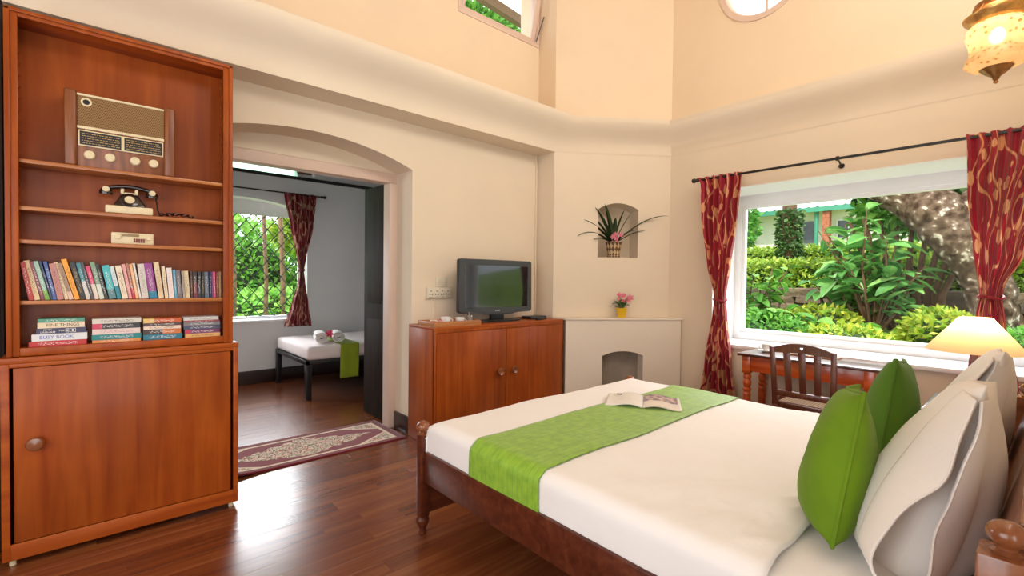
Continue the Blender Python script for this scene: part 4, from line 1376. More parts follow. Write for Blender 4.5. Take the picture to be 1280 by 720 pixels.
def basket_mat():
    m, nt, b = new_mat('lattice_basket')
    tc = N(nt, 'ShaderNodeTexCoord')
    mp = N(nt, 'ShaderNodeMapping')
    mp.inputs['Rotation'].default_value = (0, 0, R(45))
    nt.links.new(tc.outputs['UV'], mp.inputs['Vector'])
    ch = N(nt, 'ShaderNodeTexChecker')
    ch.inputs['Scale'].default_value = 20
    ch.inputs['Color1'].default_value = (0.55, 0.38, 0.20, 1)
    ch.inputs['Color2'].default_value = (0.10, 0.045, 0.02, 1)
    nt.links.new(mp.outputs[0], ch.inputs['Vector'])
    nt.links.new(ch.outputs['Color'], b.inputs['Base Color'])
    setp(b, rough=0.6)
    bump(nt, b, ch.outputs['Fac'], 0.3, 0.004)
    return m


BASKET = basket_mat()
LEAFD = leaf_mat('dark_blade_leaf', (0.018, 0.035, 0.012), (0.03, 0.055, 0.016), (0.05, 0.075, 0.02), 0.1)
PC = dg(0.655, 0, 0.06)
pl = thing('potted_plant', (PC[0], PC[1], nz0), 'spiky dark-leaved plant with pink flowers in a basket pot in the wall niche', 'plant')
f = MB()
prof_b = [(0.062, 0.0), (0.068, 0.015), (0.062, 0.03), (0.075, 0.10), (0.088, 0.165)]


def bfn(u, v):
    k = v * (len(prof_b) - 1)
    i = min(int(k), len(prof_b) - 2)
    q = k - i
    r_ = prof_b[i][0] + (prof_b[i + 1][0] - prof_b[i][0]) * q
    h = prof_b[i][1] + (prof_b[i + 1][1] - prof_b[i][1]) * q
    return (PC[0] + r_ * math.cos(2 * PI * u), PC[1] + r_ * math.sin(2 * PI * u), nz0 + 0.001 + h)


f.grid(bfn, 32, 16, lambda u, v: (u * 0.9, v * 0.3))
f.build('basket', BASKET, pl, angle=60)
MB().lathe((PC[0], PC[1], nz0 + 0.145), [(0.080, 0), (0.082, 0.01)], 24).build('soil', plain('soil', (0.03, 0.02, 0.012), 0.9, 0.3, 60), pl)


def blade(base, direc, L, w_, droop, mat, parent, nm='leaf', n=10):
    """a long channelled leaf that arches over"""
    d = Vector(direc).normalized()
    hd = Vector((d.x, d.y, 0))
    hd = hd.normalized() if hd.length > 1e-4 else Vector((1, 0, 0))
    side = hd.cross(Vector((0, 0, 1)))
    mb = MB()
    rows_ = []
    p = Vector(base)
    el = math.asin(max(-1, min(1, d.z)))
    for i in range(n + 1):
        t = i / n
        e2 = el - droop * t * t
        wd = w_ * (math.sin(PI * min(1, 0.18 + 0.82 * t)) ** 0.7 if t < 1 else 0.0) * 0.5 + 0.0004
        upn = Vector((-hd.x * math.sin(e2), -hd.y * math.sin(e2), math.cos(e2)))
        rows_.append([mb.bm.verts.new(p + side * wd + upn * wd * 0.35), mb.bm.verts.new(p), mb.bm.verts.new(p - side * wd + upn * wd * 0.35)])
        p = p + (hd * math.cos(e2) + Vector((0, 0, math.sin(e2)))) * (L / n)
    for a, b_ in zip(rows_, rows_[1:]):
        mb.bm.faces.new((a[0], a[1], b_[1], b_[0]))
        mb.bm.faces.new((a[1], a[2], b_[2], b_[1]))
    return mb.build(nm, mat, parent, recalc=False)


top = Vector((PC[0], PC[1], nz0 + 0.15))
# blades given by direction along the wall (u), out of the wall (o), up
for u_, o_, up_, L, dr in [(-0.95, 0.25, 0.75, 0.36, 1.5), (-0.75, 0.2, 0.95, 0.34, 0.5), (-0.6, 0.1, 1.1, 0.37, 0.5), (-0.42, 0.2, 1.1, 0.36, 0.3), (-0.25, 0.3, 1.2, 0.36, 0.3), (-0.05, 0.35, 1.0, 0.24, 0.4),
                           (0.18, 0.2, 1.2, 0.31, 0.2), (0.36, 0.15, 1.1, 0.30, 0.2), (0.75, 0.28, 0.95, 0.52, 1.0), (0.70, 0.25, 0.62, 0.28, 0.6), (-0.9, 0.5, 0.5, 0.22, 1.0), (0.5, 0.6, 0.8, 0.22, 0.8)]:
    blade(top + ex * u_ * 0.02, ex * u_ * 1.15 - ey * o_ * 0.9 + Vector((0, 0, up_ * 0.85)), L * 1.22, 0.056, dr * 0.9, LEAFD, pl)
PINK = leaf_mat('pink_petal', (0.70, 0.12, 0.22), (0.78, 0.22, 0.30), (0.80, 0.35, 0.40), 0.2)


def flower(c, r_, parent, mat, n=5, face=(0, 0, 1), nm='flower'):
    mb = MB()
    fd = Vector(face).normalized()
    a = fd.orthogonal().normalized()
    b_ = fd.cross(a)
    c = Vector(c)
    for i in range(n):
        an = 2 * PI * i / n
        d = a * math.cos(an) + b_ * math.sin(an)
        s_ = fd.cross(d)
        pts = [c, c + d * r_ * 0.5 + s_ * r_ * 0.34 + fd * r_ * 0.22, c + d * r_ + s_ * r_ * 0.2 + fd * r_ * 0.28, c + d * r_ * 1.08 + fd * r_ * 0.26, c + d * r_ - s_ * r_ * 0.2 + fd * r_ * 0.28, c + d * r_ * 0.5 - s_ * r_ * 0.34 + fd * r_ * 0.22]
        mb.bm.faces.new([mb.bm.verts.new(p) for p in pts])
    return mb.build(nm, mat, parent, smooth=False, recalc=False)


rnd = random.Random(11)
for i in range(7):
    p = top + ex * rnd.uniform(-0.045, 0.05) - ey * rnd.uniform(0.03, 0.08) + Vector((0, 0, rnd.uniform(0.0, 0.10)))
    flower(p, rnd.uniform(0.022, 0.03), pl, PINK, 5, -ey + Vector((rnd.uniform(-.5, .5), 0, rnd.uniform(0, .6))))

YP = dg(0.70, 0, -0.085)
yp = thing('flower_pot', (YP[0], YP[1], 0.969), 'small yellow pot of pink flowers on the mantel shelf', 'potted flowers')
YEL = plain('yellow_glaze', (0.85, 0.52, 0.02), 0.35, 0.05, 10)
MB().lathe((YP[0], YP[1], 0.9685), [(0.040, 0), (0.042, 0.004), (0.054, 0.085), (0.056, 0.088), (0.056, 0.100), (0.050, 0.100), (0.048, 0.08), (0.001, 0.078)], 28).build('pot', YEL, yp)
LEAFG = leaf_mat('mid_green_leaf', (0.05, 0.12, 0.03), (0.09, 0.19, 0.05), (0.14, 0.26, 0.08), 0.2)
yt_ = Vector((YP[0], YP[1], 1.055))
for i in range(26):
    an = rnd.uniform(0, 2 * PI)
    el = rnd.uniform(0.0, 1.2)
    st_ = yt_ + Vector((math.cos(an) * 0.02, math.sin(an) * 0.02, rnd.uniform(0, 0.07)))
    blade(st_, (math.cos(an) * math.cos(el), math.sin(an) * math.cos(el), math.sin(el)), rnd.uniform(0.07, 0.12), 0.026, rnd.uniform(0.4, 1.2), LEAFG, yp, n=5)
for i in range(13):
    p = yt_ + ex * rnd.uniform(-0.05, 0.10) - ey * rnd.uniform(-0.03, 0.07) + Vector((0, 0, rnd.uniform(0.06, 0.145)))
    flower(p, rnd.uniform(0.020, 0.030), yp, PINK, 5, -ey + Vector((rnd.uniform(-.6, .6), 0, rnd.uniform(0, .8))))

# ================================================================== RUG
def rug_mat():
    m, nt, b = new_mat('maroon_floral_rug')
    tc = N(nt, 'ShaderNodeTexCoord')
    sep = N(nt, 'ShaderNodeSeparateXYZ')
    nt.links.new(tc.outputs['UV'], sep.inputs[0])

    def M(op, a, b_=None, c_=None):
        n = N(nt, 'ShaderNodeMath', operation=op)
        for k, x in enumerate((a, b_, c_)):
            if x is None: continue
            if isinstance(x, (int, float)): n.inputs[k].default_value = x
            else: nt.links.new(x, n.inputs[k])
        return n.outputs[0]
    LX, LY = 1.45, 0.64
    x, y = M('MULTIPLY', sep.outputs['X'], LX), M('MULTIPLY', sep.outputs['Y'], LY)
    ax = M('ABSOLUTE', M('SUBTRACT', x, LX / 2))
    ay = M('ABSOLUTE', M('SUBTRACT', y, LY / 2))
    edge = M('MINIMUM', M('SUBTRACT', LX / 2, ax), M('SUBTRACT', LY / 2, ay))
    no = N(nt, 'ShaderNodeTexNoise')
    no.inputs['Scale'].default_value = 16
    no.inputs['Detail'].default_value = 3
    mp = N(nt, 'ShaderNodeMapping')
    mp.inputs['Scale'].default_value = (LX, LY, 1)
    nt.links.new(tc.outputs['UV'], mp.inputs['Vector'])
    nt.links.new(mp.outputs[0], no.inputs['Vector'])
    v = N(nt, 'ShaderNodeTexVoronoi')
    v.inputs['Scale'].default_value = 18
    nt.links.new(mp.outputs[0], v.inputs['Vector'])
    flow = ramp(nt, [(0.0, (0.70, 0.56, 0.42)), (0.36, (0.13, 0.13, 0.06)), (0.42, (0.72, 0.58, 0.44)), (0.49, (0.14, 0.008, 0.016)), (0.53, (0.74, 0.60, 0.46)), (0.58, (0.55, 0.14, 0.09)), (0.62, (0.10, 0.13, 0.05)), (0.66, (0.72, 0.58, 0.44))], 'CONSTANT')
    nt.links.new(no.outputs['Fac'], flow.inputs['Fac'])
    # centre field: flowers only in a middle medallion, plain maroon around
    med = M('ADD', M('MULTIPLY', ax, 0.42), ay)
    medmask = M('LESS_THAN', M('ADD', med, M('MULTIPLY', no.outputs['Fac'], 0.12)), 0.285)
    corner = M('GREATER_THAN', M('ADD', M('MULTIPLY', ax, 0.62), ay), 0.475)
    cline = M('MULTIPLY', M('GREATER_THAN', M('ADD', M('MULTIPLY', ax, 0.62), ay), 0.450), M('SUBTRACT', 1, corner))
    use = M('MAXIMUM', medmask, corner)

    def mix(f_, a, b_):
        n = N(nt, 'ShaderNodeMixRGB')
        nt.links.new(f_, n.inputs['Fac'])
        for k, x_ in (('Color1', a), ('Color2', b_)):
            if isinstance(x_, tuple): n.inputs[k].default_value = (*x_, 1)
            else: nt.links.new(x_, n.inputs[k])
        return n.outputs['Color']
    field = mix(use, (0.20, 0.012, 0.022), flow.outputs['Color'])
    cream = (0.74, 0.60, 0.45)
    field = mix(cline, field, cream)
    inner = M('GREATER_THAN', edge, 0.075)
    line = M('MULTIPLY', M('GREATER_THAN', edge, 0.062), M('LESS_THAN', edge, 0.088))
    c_ = mix(inner, (0.17, 0.010, 0.02), field)
    c_ = mix(line, c_, cream)
    nt.links.new(c_, b.inputs['Base Color'])
    setp(b, rough=0.9, sheen=0.3, spec=0.1)
    bump(nt, b, v.outputs['Distance'], 0.2, 0.004)
    return m


rg = thing('rug', (1.2, 3.83, 0), 'maroon floral runner rug lying across the doorway', 'rug')
f = MB()


def rugf(u, v):
    x = 0.50 + 1.45 * u
    y = 3.525 + 0.615 * v
    x += 0.00 * v
    lift = max(0.0, (0.95 - x) / 0.45)
    z = 0.009 + 0.055 * lift ** 1.6 * (1 - v) ** 2 + 0.02 * lift ** 2 * v
    y -= 0.03 * lift * (1 - v)
    return (x - 0.03 * (1 - v) * (1 - u), y, z)


f.grid(rugf, 70, 26, lambda u, v: (u, v))
rgo = f.build('pile', rug_mat(), rg, angle=180)
md = rgo.modifiers.new('thickness', 'SOLIDIFY')
md.thickness = 0.008
md.offset = -1

# ================================================================== BED
bd = thing('bed', (2.25, 1.1, 0), 'large dark wooden bed frame with ball-topped posts', 'bed')
BX0, BX1, BY0, BY1 = 1.262, 3.165, 0.045, 2.150


def post(x, y, top_z, name, mat, s_=0.038):
    p = MB().box(x - s_, x + s_, y - s_, y + s_, 0.095, top_z, 0.006).build(name, mat, bd)
    MB().lathe((x, y, 0), [(0.018, 0), (0.022, 0.01), (0.018, 0.03), (0.024, 0.045), (0.034, 0.065), (0.036, 0.08), (0.026, 0.095)], 20).build('turned_foot', mat, p)
    return p


def knob(x, y, z, r_, mat, parent, sq=0.85):
    MB().lathe((x, y, z), [(r_ * 0.75, 0), (r_ * 0.8, r_ * 0.12), (r_ * 0.5, r_ * 0.25), (r_ * 0.55, r_ * 0.4)] +
               [(r_ * math.cos(R(a)), r_ * (1.15 + sq * math.sin(R(a)))) for a in range(-50, 86, 9)] + [(0.0005, r_ * (1.15 + sq))], 26).build('ball_finial', mat, parent)


for x in (BX0 + 0.02, BX1 - 0.02):
    p = post(x, BY1 - 0.005, 0.528, 'foot_post', BED_WOOD, 0.027)
    knob(x, BY1 - 0.005, 0.528, 0.036, HEAD_WOOD, p)
for x in (BX0 + 0.02, BX1 - 0.02):
    p = post(x, 0.035, 0.845, 'head_post', HEAD_WOOD, 0.04)
    knob(x, 0.035, 0.845, 0.031, HEAD_WOOD, p, 0.8)
MB().box(BX0 + 0.006, BX0 + 0.04, 0.07, BY1 - 0.04, 0.285, 0.445, 0.006).build('side_rail', BED_WOOD, bd)
MB().box(BX1 - 0.045, BX1 - 0.012, 0.07, BY1 - 0.04, 0.285, 0.445, 0.006).build('side_rail', BED_WOOD, bd)
MB().box(BX0 + 0.045, BX1 - 0.045, BY1 - 0.018, BY1 + 0.012, 0.105, 0.46, 0.006).build('footboard', BED_WOOD, bd)
f = MB()
f.hexa([(BX0 + 0.065, 0.10, 0.30), (BX1 - 0.065, 0.10, 0.30), (BX1 - 0.065, 0.155, 0.30), (BX0 + 0.065, 0.155, 0.30),
        (BX0 + 0.065, -0.035, 0.885), (BX1 - 0.065, -0.035, 0.885), (BX1 - 0.065, 0.022, 0.895), (BX0 + 0.065, 0.022, 0.895)], 0.008)
f.build('headboard', HEAD_WOOD, bd)
f = MB()
for i in range(9):
    yy = 0.2 + i * 0.23
    f.box(BX0 + 0.04, BX1 - 0.04, yy - 0.04, yy + 0.04, 0.325, 0.345)
sl_ = f.build('slats', BED_WOOD, bd, smooth=False)
sl_['kind'] = 'stuff'

mt_ = MB().box(1.318, 3.085, 0.165, 2.09, 0.346, 0.565, 0.05, 4).build('mattress', COTTON)
tag(mt_, 'white sheeted mattress on the large wooden bed', 'mattress')


def smin(x, a): return x if x < a else a


DX0, DX1, DYT, DY0 = 1.288, 3.11, 2.120, 0.46
TOPZ = 0.602


def fold(sv, a, b_, r_):
    """arc length measured from the flat edge: returns (coordinate offset, drop)"""
    pass


def duvet_point(x_s, y_s, lift=0.0, puff=True):
    """x_s runs over the width with overhang beyond DX0/DX1, y_s up to and beyond the foot"""
    rr = 0.055
    q = PI / 2 * rr

    def side(e):   # e>0 is arc length past the start of the rounding
        if e <= 0: return 0.0, 0.0
        if e < q: return rr * math.sin(e / rr), rr * (1 - math.cos(e / rr))
        return rr + 0.06 * (e - q) * 0.0, rr + (e - q)
    fx0, fx1 = DX0 + rr, DX1 - rr
    fy = DYT - rr
    dx = dz1 = dy = dz2 = 0.0
    x, y = x_s, y_s
    if x_s < fx0:
        o, dz1 = side(fx0 - x_s); x = fx0 - o
    elif x_s > fx1:
        o, dz1 = side(x_s - fx1); x = fx1 + o
    if y_s > fy:
        o, dz2 = side(y_s - fy); y = fy + o
    d = max(dz1, dz2) if min(dz1, dz2) <= 0 else (dz1 ** 4 + dz2 ** 4) ** 0.25
    z = TOPZ - d
    if puff:
        nrm = noise.noise(Vector((x_s * 2.2, y_s * 2.2, 1.7))) * 0.010 + noise.noise(Vector((x_s * 7, y_s * 5, 4.1))) * 0.0035
        # creases fanning out near the pillow end
        k = max(0.0, 1 - (y_s - DY0) / 0.9)
        nrm += 0.006 * k * math.sin(x_s * 21 + y_s * 8 + 2 * math.sin(y_s * 7)) * (0.5 + 0.5 * math.sin(x_s * 4.5))
        cr = noise.noise(Vector((x_s * 4.0 + 0.6 * math.sin(3 * y_s), y_s * 13 + x_s * 2.5, 9.3)))
        nrm += 0.015 * max(0.0, 0.22 - abs(cr)) / 0.22 * max(0.0, min(1.0, 1.35 - y_s)) * (0.5 + 0.5 * noise.noise(Vector((x_s * 1.5, y_s * 1.5, 2.2))))
        if d < 0.02: z += nrm
        else:
            if dz1 > dz2: x += (-1 if x_s < fx0 else 1) * (nrm * 0.5 + 0.004)
            else: y += nrm * 0.5
    return Vector((x, y, z + lift))


DROP = 0.165
f = MB()
span = (DX1 - DX0) + 2 * (DROP - 0.02)
ylen = (DYT - DY0) + DROP - 0.02


def duv(u, v):
    xs_ = DX0 - (DROP - 0.02) + span * u
    ys_ = DY0 + ylen * v
    ys_ += 0.015 * math.sin(xs_ * 5) * max(0, 1 - v * 4)
    p = duvet_point(xs_, ys_)
    if v < 0.03: p.z -= 0.02 * (1 - v / 0.03)
    return p


f.grid(duv, 120, 110)
do = f.build('duvet', COTTON, angle=180)
tag(do, 'white cotton duvet spread over the large bed', 'duvet')
md = do.modifiers.new('thickness', 'SOLIDIFY')
md.thickness = 0.012
md.offset = -1

# green runner over the duvet
f = MB()
RY0, RY1 = 1.277, 1.728


def runf(u, v):
    xs_ = DX0 - (DROP - 0.012) + (span + 0.0) * u
    ys_ = RY0 + (RY1 - RY0) * v - 0.02 * max(0, (xs_ - 1.3)) / 1.9 * 0 + 0.004 * math.sin(xs_ * 6 + v)
    p = duvet_point(xs_, ys_, 0.0)
    fold_x = 1.5
    off = 0.0055
    if p.z > TOPZ - 0.03: p.z += off
    else:
        p.x += -off if xs_ < 2 else off
        p.z += 0.002
    return p


f.grid(runf, 130, 26, lambda u, v: (u * 2.2, v * 0.46))
ro = f.build('bed_runner', RUNNER, angle=180)
tag(ro, 'lime green pleated bed runner across the foot of the large bed', 'bed runner')
md = ro.modifiers.new('thickness', 'SOLIDIFY')
md.thickness = 0.003
md.offset = 1


def pillow(name, c, xdir, updir, W_, H_, T_, mat, label, cat, flange=0.0, seed=0, pinch=0.10, piping=None, group=None, sag=0.0, blunt=0.0, sleeve=0.0):
    """cushion centred at c; xdir along its width, updir along its height"""
    c = Vector(c)
    xd = Vector(xdir).normalized()
    ud = Vector(updir).normalized()
    ud = (ud - xd * ud.dot(xd)).normalized()
    nd = xd.cross(ud)
    n = 30
    rr = random.Random(seed)
    ph = [rr.uniform(0, 6) for _ in range(6)]

    def edge(a, b_):
        # outline pulled in between the corners
        sx = a * (1 - pinch * (1 - abs(a) ** 2) * 0 - pinch * (1 - b_ * b_) * (abs(a) ** 3))
        sy = b_ * (1 - pinch * (1 - a * a) * (abs(b_) ** 3))
        return sx, sy

    def pt(a, b_, s_):
        k = 1.0 + flange
        aa, bb = a * k, b_ * k
        ia, ib = max(-1, min(1, aa)), max(-1, min(1, bb))
        t = ((1 - ia ** 2) ** 0.55) * ((1 - ib ** 2) ** (0.55 if ib > 0 else 0.55 - 0.27 * blunt))
        sx, sy = edge(max(-1, min(1, a)), max(-1, min(1, b_)))
        wr = 0.05 * t * (math.sin(5 * a + 3 * b_ + ph[0]) * 0.5 + math.sin(9 * b_ - 5 * a + ph[1]) * 0.3 + math.sin(13 * a + 2 * b_ + ph[2]) * 0.2)
        corner = (abs(a) * abs(b_)) ** 2
        wr2 = 0.08 * t * corner * math.sin(18 * (a * a - b_ * b_) + ph[3])
        th = T_ / 2 * (t + wr + wr2) + 0.002
        bend = 0.02 * math.sin(2.5 * a + ph[4]) * (1 - t)
        low = sag * (0.5 - 0.5 * b_) ** 1.5 * t
        return c + xd * (sx * W_ / 2) + ud * (sy * H_ / 2) + nd * (s_ * (th + low * T_) + bend)
    mb = MB()
    grids = []
    for s_ in (1, -1):
        grids.append(mb.grid(lambda u, v, s_=s_: pt(2 * u - 1, 2 * v - 1, s_), n, n))
    bmesh.ops.remove_doubles(mb.bm, verts=mb.bm.verts, dist=0.0001)
    # close the rim
    A, B = grids
    ring = [(0, i) for i in range(n)] + [(j, n) for j in range(n)] + [(n, i) for i in range(n, 0, -1)] + [(j, 0) for j in range(n, 0, -1)]
    for (j0, i0), (j1, i1) in zip(ring, ring[1:] + ring[:1]):
        try:
            mb.bm.faces.new((A[j0][i0], A[j1][i1], B[j1][i1], B[j0][i0]))
        except (ValueError, ReferenceError):
            pass
    o = mb.build(name, mat, angle=180)
    tag(o, label, cat, group)
    if sleeve:
        mb = MB()
        nl = 64

        def slv(u, v):
            an = 2 * PI * u
            bb = 0.90 * math.cos(an)
            s_ = 1 if math.sin(an) >= 0 else -1
            f_ = abs(math.sin(an)) ** 0.7
            p0 = pt(-0.80, bb, s_) + nd * s_ * 0.004
            thr = (0.007 + 0.075 * max(0.0, 0.10 - bb) ** 1.2) * f_
            fold_ = 0.010 * math.sin(4 * bb + ph[2]) + 0.004 * math.sin(9 * bb + (1.5 if s_ > 0 else 0)) * f_
            ext = sleeve * (0.45 + 0.55 * (0.5 - 0.5 * bb)) * (1.0 + (0.15 if s_ < 0 else -0.15)) + 0.006 * math.sin(5 * bb + ph[1])
            p1 = c - xd * (W_ / 2 * 0.97 + ext) + ud * (bb * H_ / 2 * 0.96) + nd * (s_ * (thr + 0.004) + fold_ + 0.02 * math.sin(2.5 + ph[4]))
            e = v * v * (3 - 2 * v) * 0.4 + v * 0.6
            bulge = nd * s_ * 0.012 * math.sin(PI * v) * f_
            return p0.lerp(p1, e) + bulge
        vs = mb.grid(slv, nl, 12)
        bmesh.ops.remove_doubles(mb.bm, verts=mb.bm.verts, dist=0.0002)
        so_ = mb.build('open_case_end', mat, o, angle=180)
        md_ = so_.modifiers.new('thickness', 'SOLIDIFY')
        md_.thickness = 0.004
        mb = MB()
        mb.tube([slv(k / nl, 0.985) for k in range(nl + 1)], 0.0028, 6)
        mb.build('hem', mat, so_)
    if piping:
        mb = MB()
        pts = []
        m_ = 24
        for k in range(m_): pts.append(pt(-1 + 2 * k / m_, -1, 0.0))
        for k in range(m_): pts.append(pt(1, -1 + 2 * k / m_, 0.0))
        for k in range(m_): pts.append(pt(1 - 2 * k / m_, 1, 0.0))
        for k in range(m_ + 1): pts.append(pt(-1, 1 - 2 * k / m_, 0.0))
        mb.tube(pts, 0.006, 6)
        mb.build('piping', piping, o)
    return o


# two white pillows against the headboard, two green cushions before them
pillow('pillow', (1.84, 0.185, 0.812), (1, 0.03, -0.12), (0.06, -0.30, 1), 0.60, 0.56, 0.18, PILLOWC, 'white cotton pillow standing at the near end of the headboard', 'pillow', 0.0, 2, 0.03, group='white bed pillows', sag=0.65, blunt=1.0, sleeve=0.10)
pillow('pillow', (2.70, 0.180, 0.820), (1, 0.02, -0.09), (0.05, -0.28, 1), 0.70, 0.56, 0.17, PILLOWC, 'white cotton pillow standing behind, nearer the table lamp', 'pillow', 0.0, 7, 0.03, group='white bed pillows', sag=0.5, blunt=1.0, sleeve=0.06)
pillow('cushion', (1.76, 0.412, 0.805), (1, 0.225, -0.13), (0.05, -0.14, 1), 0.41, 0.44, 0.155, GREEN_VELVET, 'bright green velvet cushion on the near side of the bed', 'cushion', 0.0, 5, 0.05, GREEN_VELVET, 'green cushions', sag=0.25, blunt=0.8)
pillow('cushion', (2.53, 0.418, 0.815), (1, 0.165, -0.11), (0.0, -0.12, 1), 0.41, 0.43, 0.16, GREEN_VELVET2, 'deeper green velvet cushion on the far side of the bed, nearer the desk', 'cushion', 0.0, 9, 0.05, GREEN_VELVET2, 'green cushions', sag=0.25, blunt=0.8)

# open magazine on the runner
mg = thing('magazine', (2.48, 1.60, TOPZ + 0.012), 'open magazine lying face up on the green runner', 'magazine')
PAPER = plain('magazine_paper', (0.80, 0.76, 0.70), 0.35, 0.03, 30)


def mag_page_mat():
    m, nt, b = new_mat('printed_page')
    tc = N(nt, 'ShaderNodeTexCoord')
    sep = N(nt, 'ShaderNodeSeparateXYZ')
    nt.links.new(tc.outputs['UV'], sep.inputs[0])
    no = N(nt, 'ShaderNodeTexNoise')
    no.inputs['Scale'].default_value = 7
    no.inputs['Detail'].default_value = 3
    nt.links.new(tc.outputs['UV'], no.inputs['Vector'])
    pic = ramp(nt, [(0.35, (0.12, 0.08, 0.12)), (0.5, (0.35, 0.26, 0.32)), (0.62, (0.75, 0.55, 0.40))])
    nt.links.new(no.outputs['Fac'], pic.inputs['Fac'])
    a = N(nt, 'ShaderNodeMath', operation='GREATER_THAN')
    a.inputs[1].default_value = 0.45
    nt.links.new(sep.outputs['Y'], a.inputs[0])
    a2 = N(nt, 'ShaderNodeMath', operation='LESS_THAN')
    a2.inputs[1].default_value = 0.93
    nt.links.new(sep.outputs['X'], a2.inputs[0])
    mm = N(nt, 'ShaderNodeMath', operation='MULTIPLY')
    nt.links.new(a.outputs[0], mm.inputs[0])
    nt.links.new(a2.outputs[0], mm.inputs[1])
    mx = N(nt, 'ShaderNodeMixRGB')
    nt.links.new(mm.outputs[0], mx.inputs['Fac'])
    mx.inputs['Color1'].default_value = (0.78, 0.70, 0.62, 1)
    nt.links.new(pic.outputs['Color'], mx.inputs['Color2'])
    nt.links.new(mx.outputs['Color'], b.inputs['Base Color'])
    setp(b, rough=0.3)
    return m


ma_ = Matrix.Rotation(R(-58), 3, 'Z')
mo = Vector((2.47, 1.59, TOPZ + 0.014))


def page(s_, mat, zoff, nm):
    mb = MB()

    def fn(u, v):
        xx = s_ * u * 0.215
        zz = 0.020 * math.sin(PI * min(1, u * 1.25)) * (1 - u * 0.55) + zoff
        return mo + ma_ @ Vector((xx, -0.145 + 0.29 * v, zz))
    mb.grid(fn, 16, 8, lambda u, v: (u, v))
    o = mb.build(nm, mat, mg, angle=180)
    md_ = o.modifiers.new('thickness', 'SOLIDIFY')
    md_.thickness = 0.006
    md_.offset = -1
    return o


page(-1, PAPER, 0.004, 'page_block')
page(1, mag_page_mat(), 0.004, 'page_block')
f = MB().obox(mo + ma_ @ Vector((-0.145, 0.09, 0.0155)), (0.03, 0.02, 0.001), ma_)
f.build('print_spot', DARK_INK, mg, smooth=False)

# ================================================================== DESK, CHAIR
dk_ = thing('desk', (4.27, 1.22, 0), 'red-orange wooden desk with turned legs under the picture window', 'desk')
TX0_, TX1_, TYa, TYb = 4.05, 4.485, 0.735, 1.705
MB().box(TX0_, TX1_, TYa, TYb, 0.728, 0.750, 0.005).build('top', DESK_TOP, dk_)
LX0, LX1, LYa, LYb = 4.105, 4.435, 0.80, 1.64
f = MB()
f.box(LX0 - 0.012, LX0 + 0.010, LYa + 0.03, LYb - 0.03, 0.60, 0.728, 0.002)
f.build('front_apron', DESK_WOOD, dk_)
f = MB()
f.box(LX1 - 0.010, LX1 + 0.010, LYa + 0.03, LYb - 0.03, 0.60, 0.728, 0.002)
f.build('back_apron', DESK_WOOD, dk_)
for y in (LYa, LYb):
    MB().box(LX0 + 0.03, LX1 - 0.03, y - 0.011, y + 0.011, 0.60, 0.728, 0.002).build('side_apron', DESK_WOOD, dk_)
for x in (LX0, LX1):
    for y in (LYa, LYb):
        f = MB()
        f.box(x - 0.032, x + 0.032, y - 0.032, y + 0.032, 0.585, 0.728, 0.004)
        f.lathe((x, y, 0), [(0.018, 0), (0.022, 0.03), (0.026, 0.09), (0.030, 0.10), (0.024, 0.115), (0.027, 0.20), (0.031, 0.38), (0.033, 0.41), (0.026, 0.425), (0.034, 0.44), (0.034, 0.452), (0.024, 0.462),
                            (0.032, 0.485), (0.034, 0.505), (0.028, 0.525), (0.022, 0.535), (0.033, 0.545), (0.033, 0.56), (0.026, 0.57), (0.030, 0.586)], 20)
        f.build('leg', DESK_WOOD, dk_)

su = thing('saucer', (4.27, 1.555, 0.7505), 'white saucer under the cup on the desk', 'saucer')
MB().lathe((4.30, 1.565, 0.7505), [(0.03, 0), (0.034, 0.004), (0.066, 0.014), (0.064, 0.016), (0.03, 0.007), (0.001, 0.006)], 26).build('dish', CERAMIC, su)
cup(4.30, 1.565, 0.757, 'white cup on its saucer on the desk by the window', None, 0.038, 0.060, 2.2)
wb_ = thing('menu_board', (4.36, 1.20, 0.7505), 'tan wooden folder lying on the desk behind the chair', 'folder')
MB().box(4.28, 4.46, 1.05, 1.40, 0.7505, 0.760, 0.002).build('cover', TRAY_WOOD, wb_)
MB().box(4.285, 4.455, 1.06, 1.39, 0.760, 0.763).build('sheet', PAPER, wb_)

ch = thing('chair', (3.92, 1.12, 0), 'brown wooden slat-back chair with a cane seat at the desk', 'chair')
CXb, CYa, CYb_ = 3.745, 0.935, 1.300     # back plane, right post, left post
for y, yt2 in ((CYa, 0.930), (CYb_, 1.322)):
    f = MB()
    f.hexa([(CXb + 0.025, y - 0.017, 0), (CXb + 0.055, y - 0.017, 0), (CXb + 0.055, y + 0.017, 0), (CXb + 0.025, y + 0.017, 0),
            (CXb + 0.01, y - 0.018, 0.45), (CXb + 0.045, y - 0.018, 0.45), (CXb + 0.045, y + 0.018, 0.45), (CXb + 0.01, y + 0.018, 0.45)], 0.003)
    f.hexa([(CXb + 0.01, y - 0.018, 0.45), (CXb + 0.045, y - 0.018, 0.45), (CXb + 0.045, y + 0.018, 0.45), (CXb + 0.01, y + 0.018, 0.45),
            (CXb - 0.02, yt2 - 0.016, 0.875), (CXb + 0.005, yt2 - 0.016, 0.875), (CXb + 0.005, yt2 + 0.016, 0.875), (CXb - 0.02, yt2 + 0.016, 0.875)], 0.003)
    f.build('back_post', CHAIR_WOOD, ch)
for y in (CYa - 0.03, CYb_ + 0.03):
    MB().box(CXb + 0.40, CXb + 0.435, y - 0.017, y + 0.017, 0, 0.45, 0.003).build('front_leg', CHAIR_WOOD, ch)
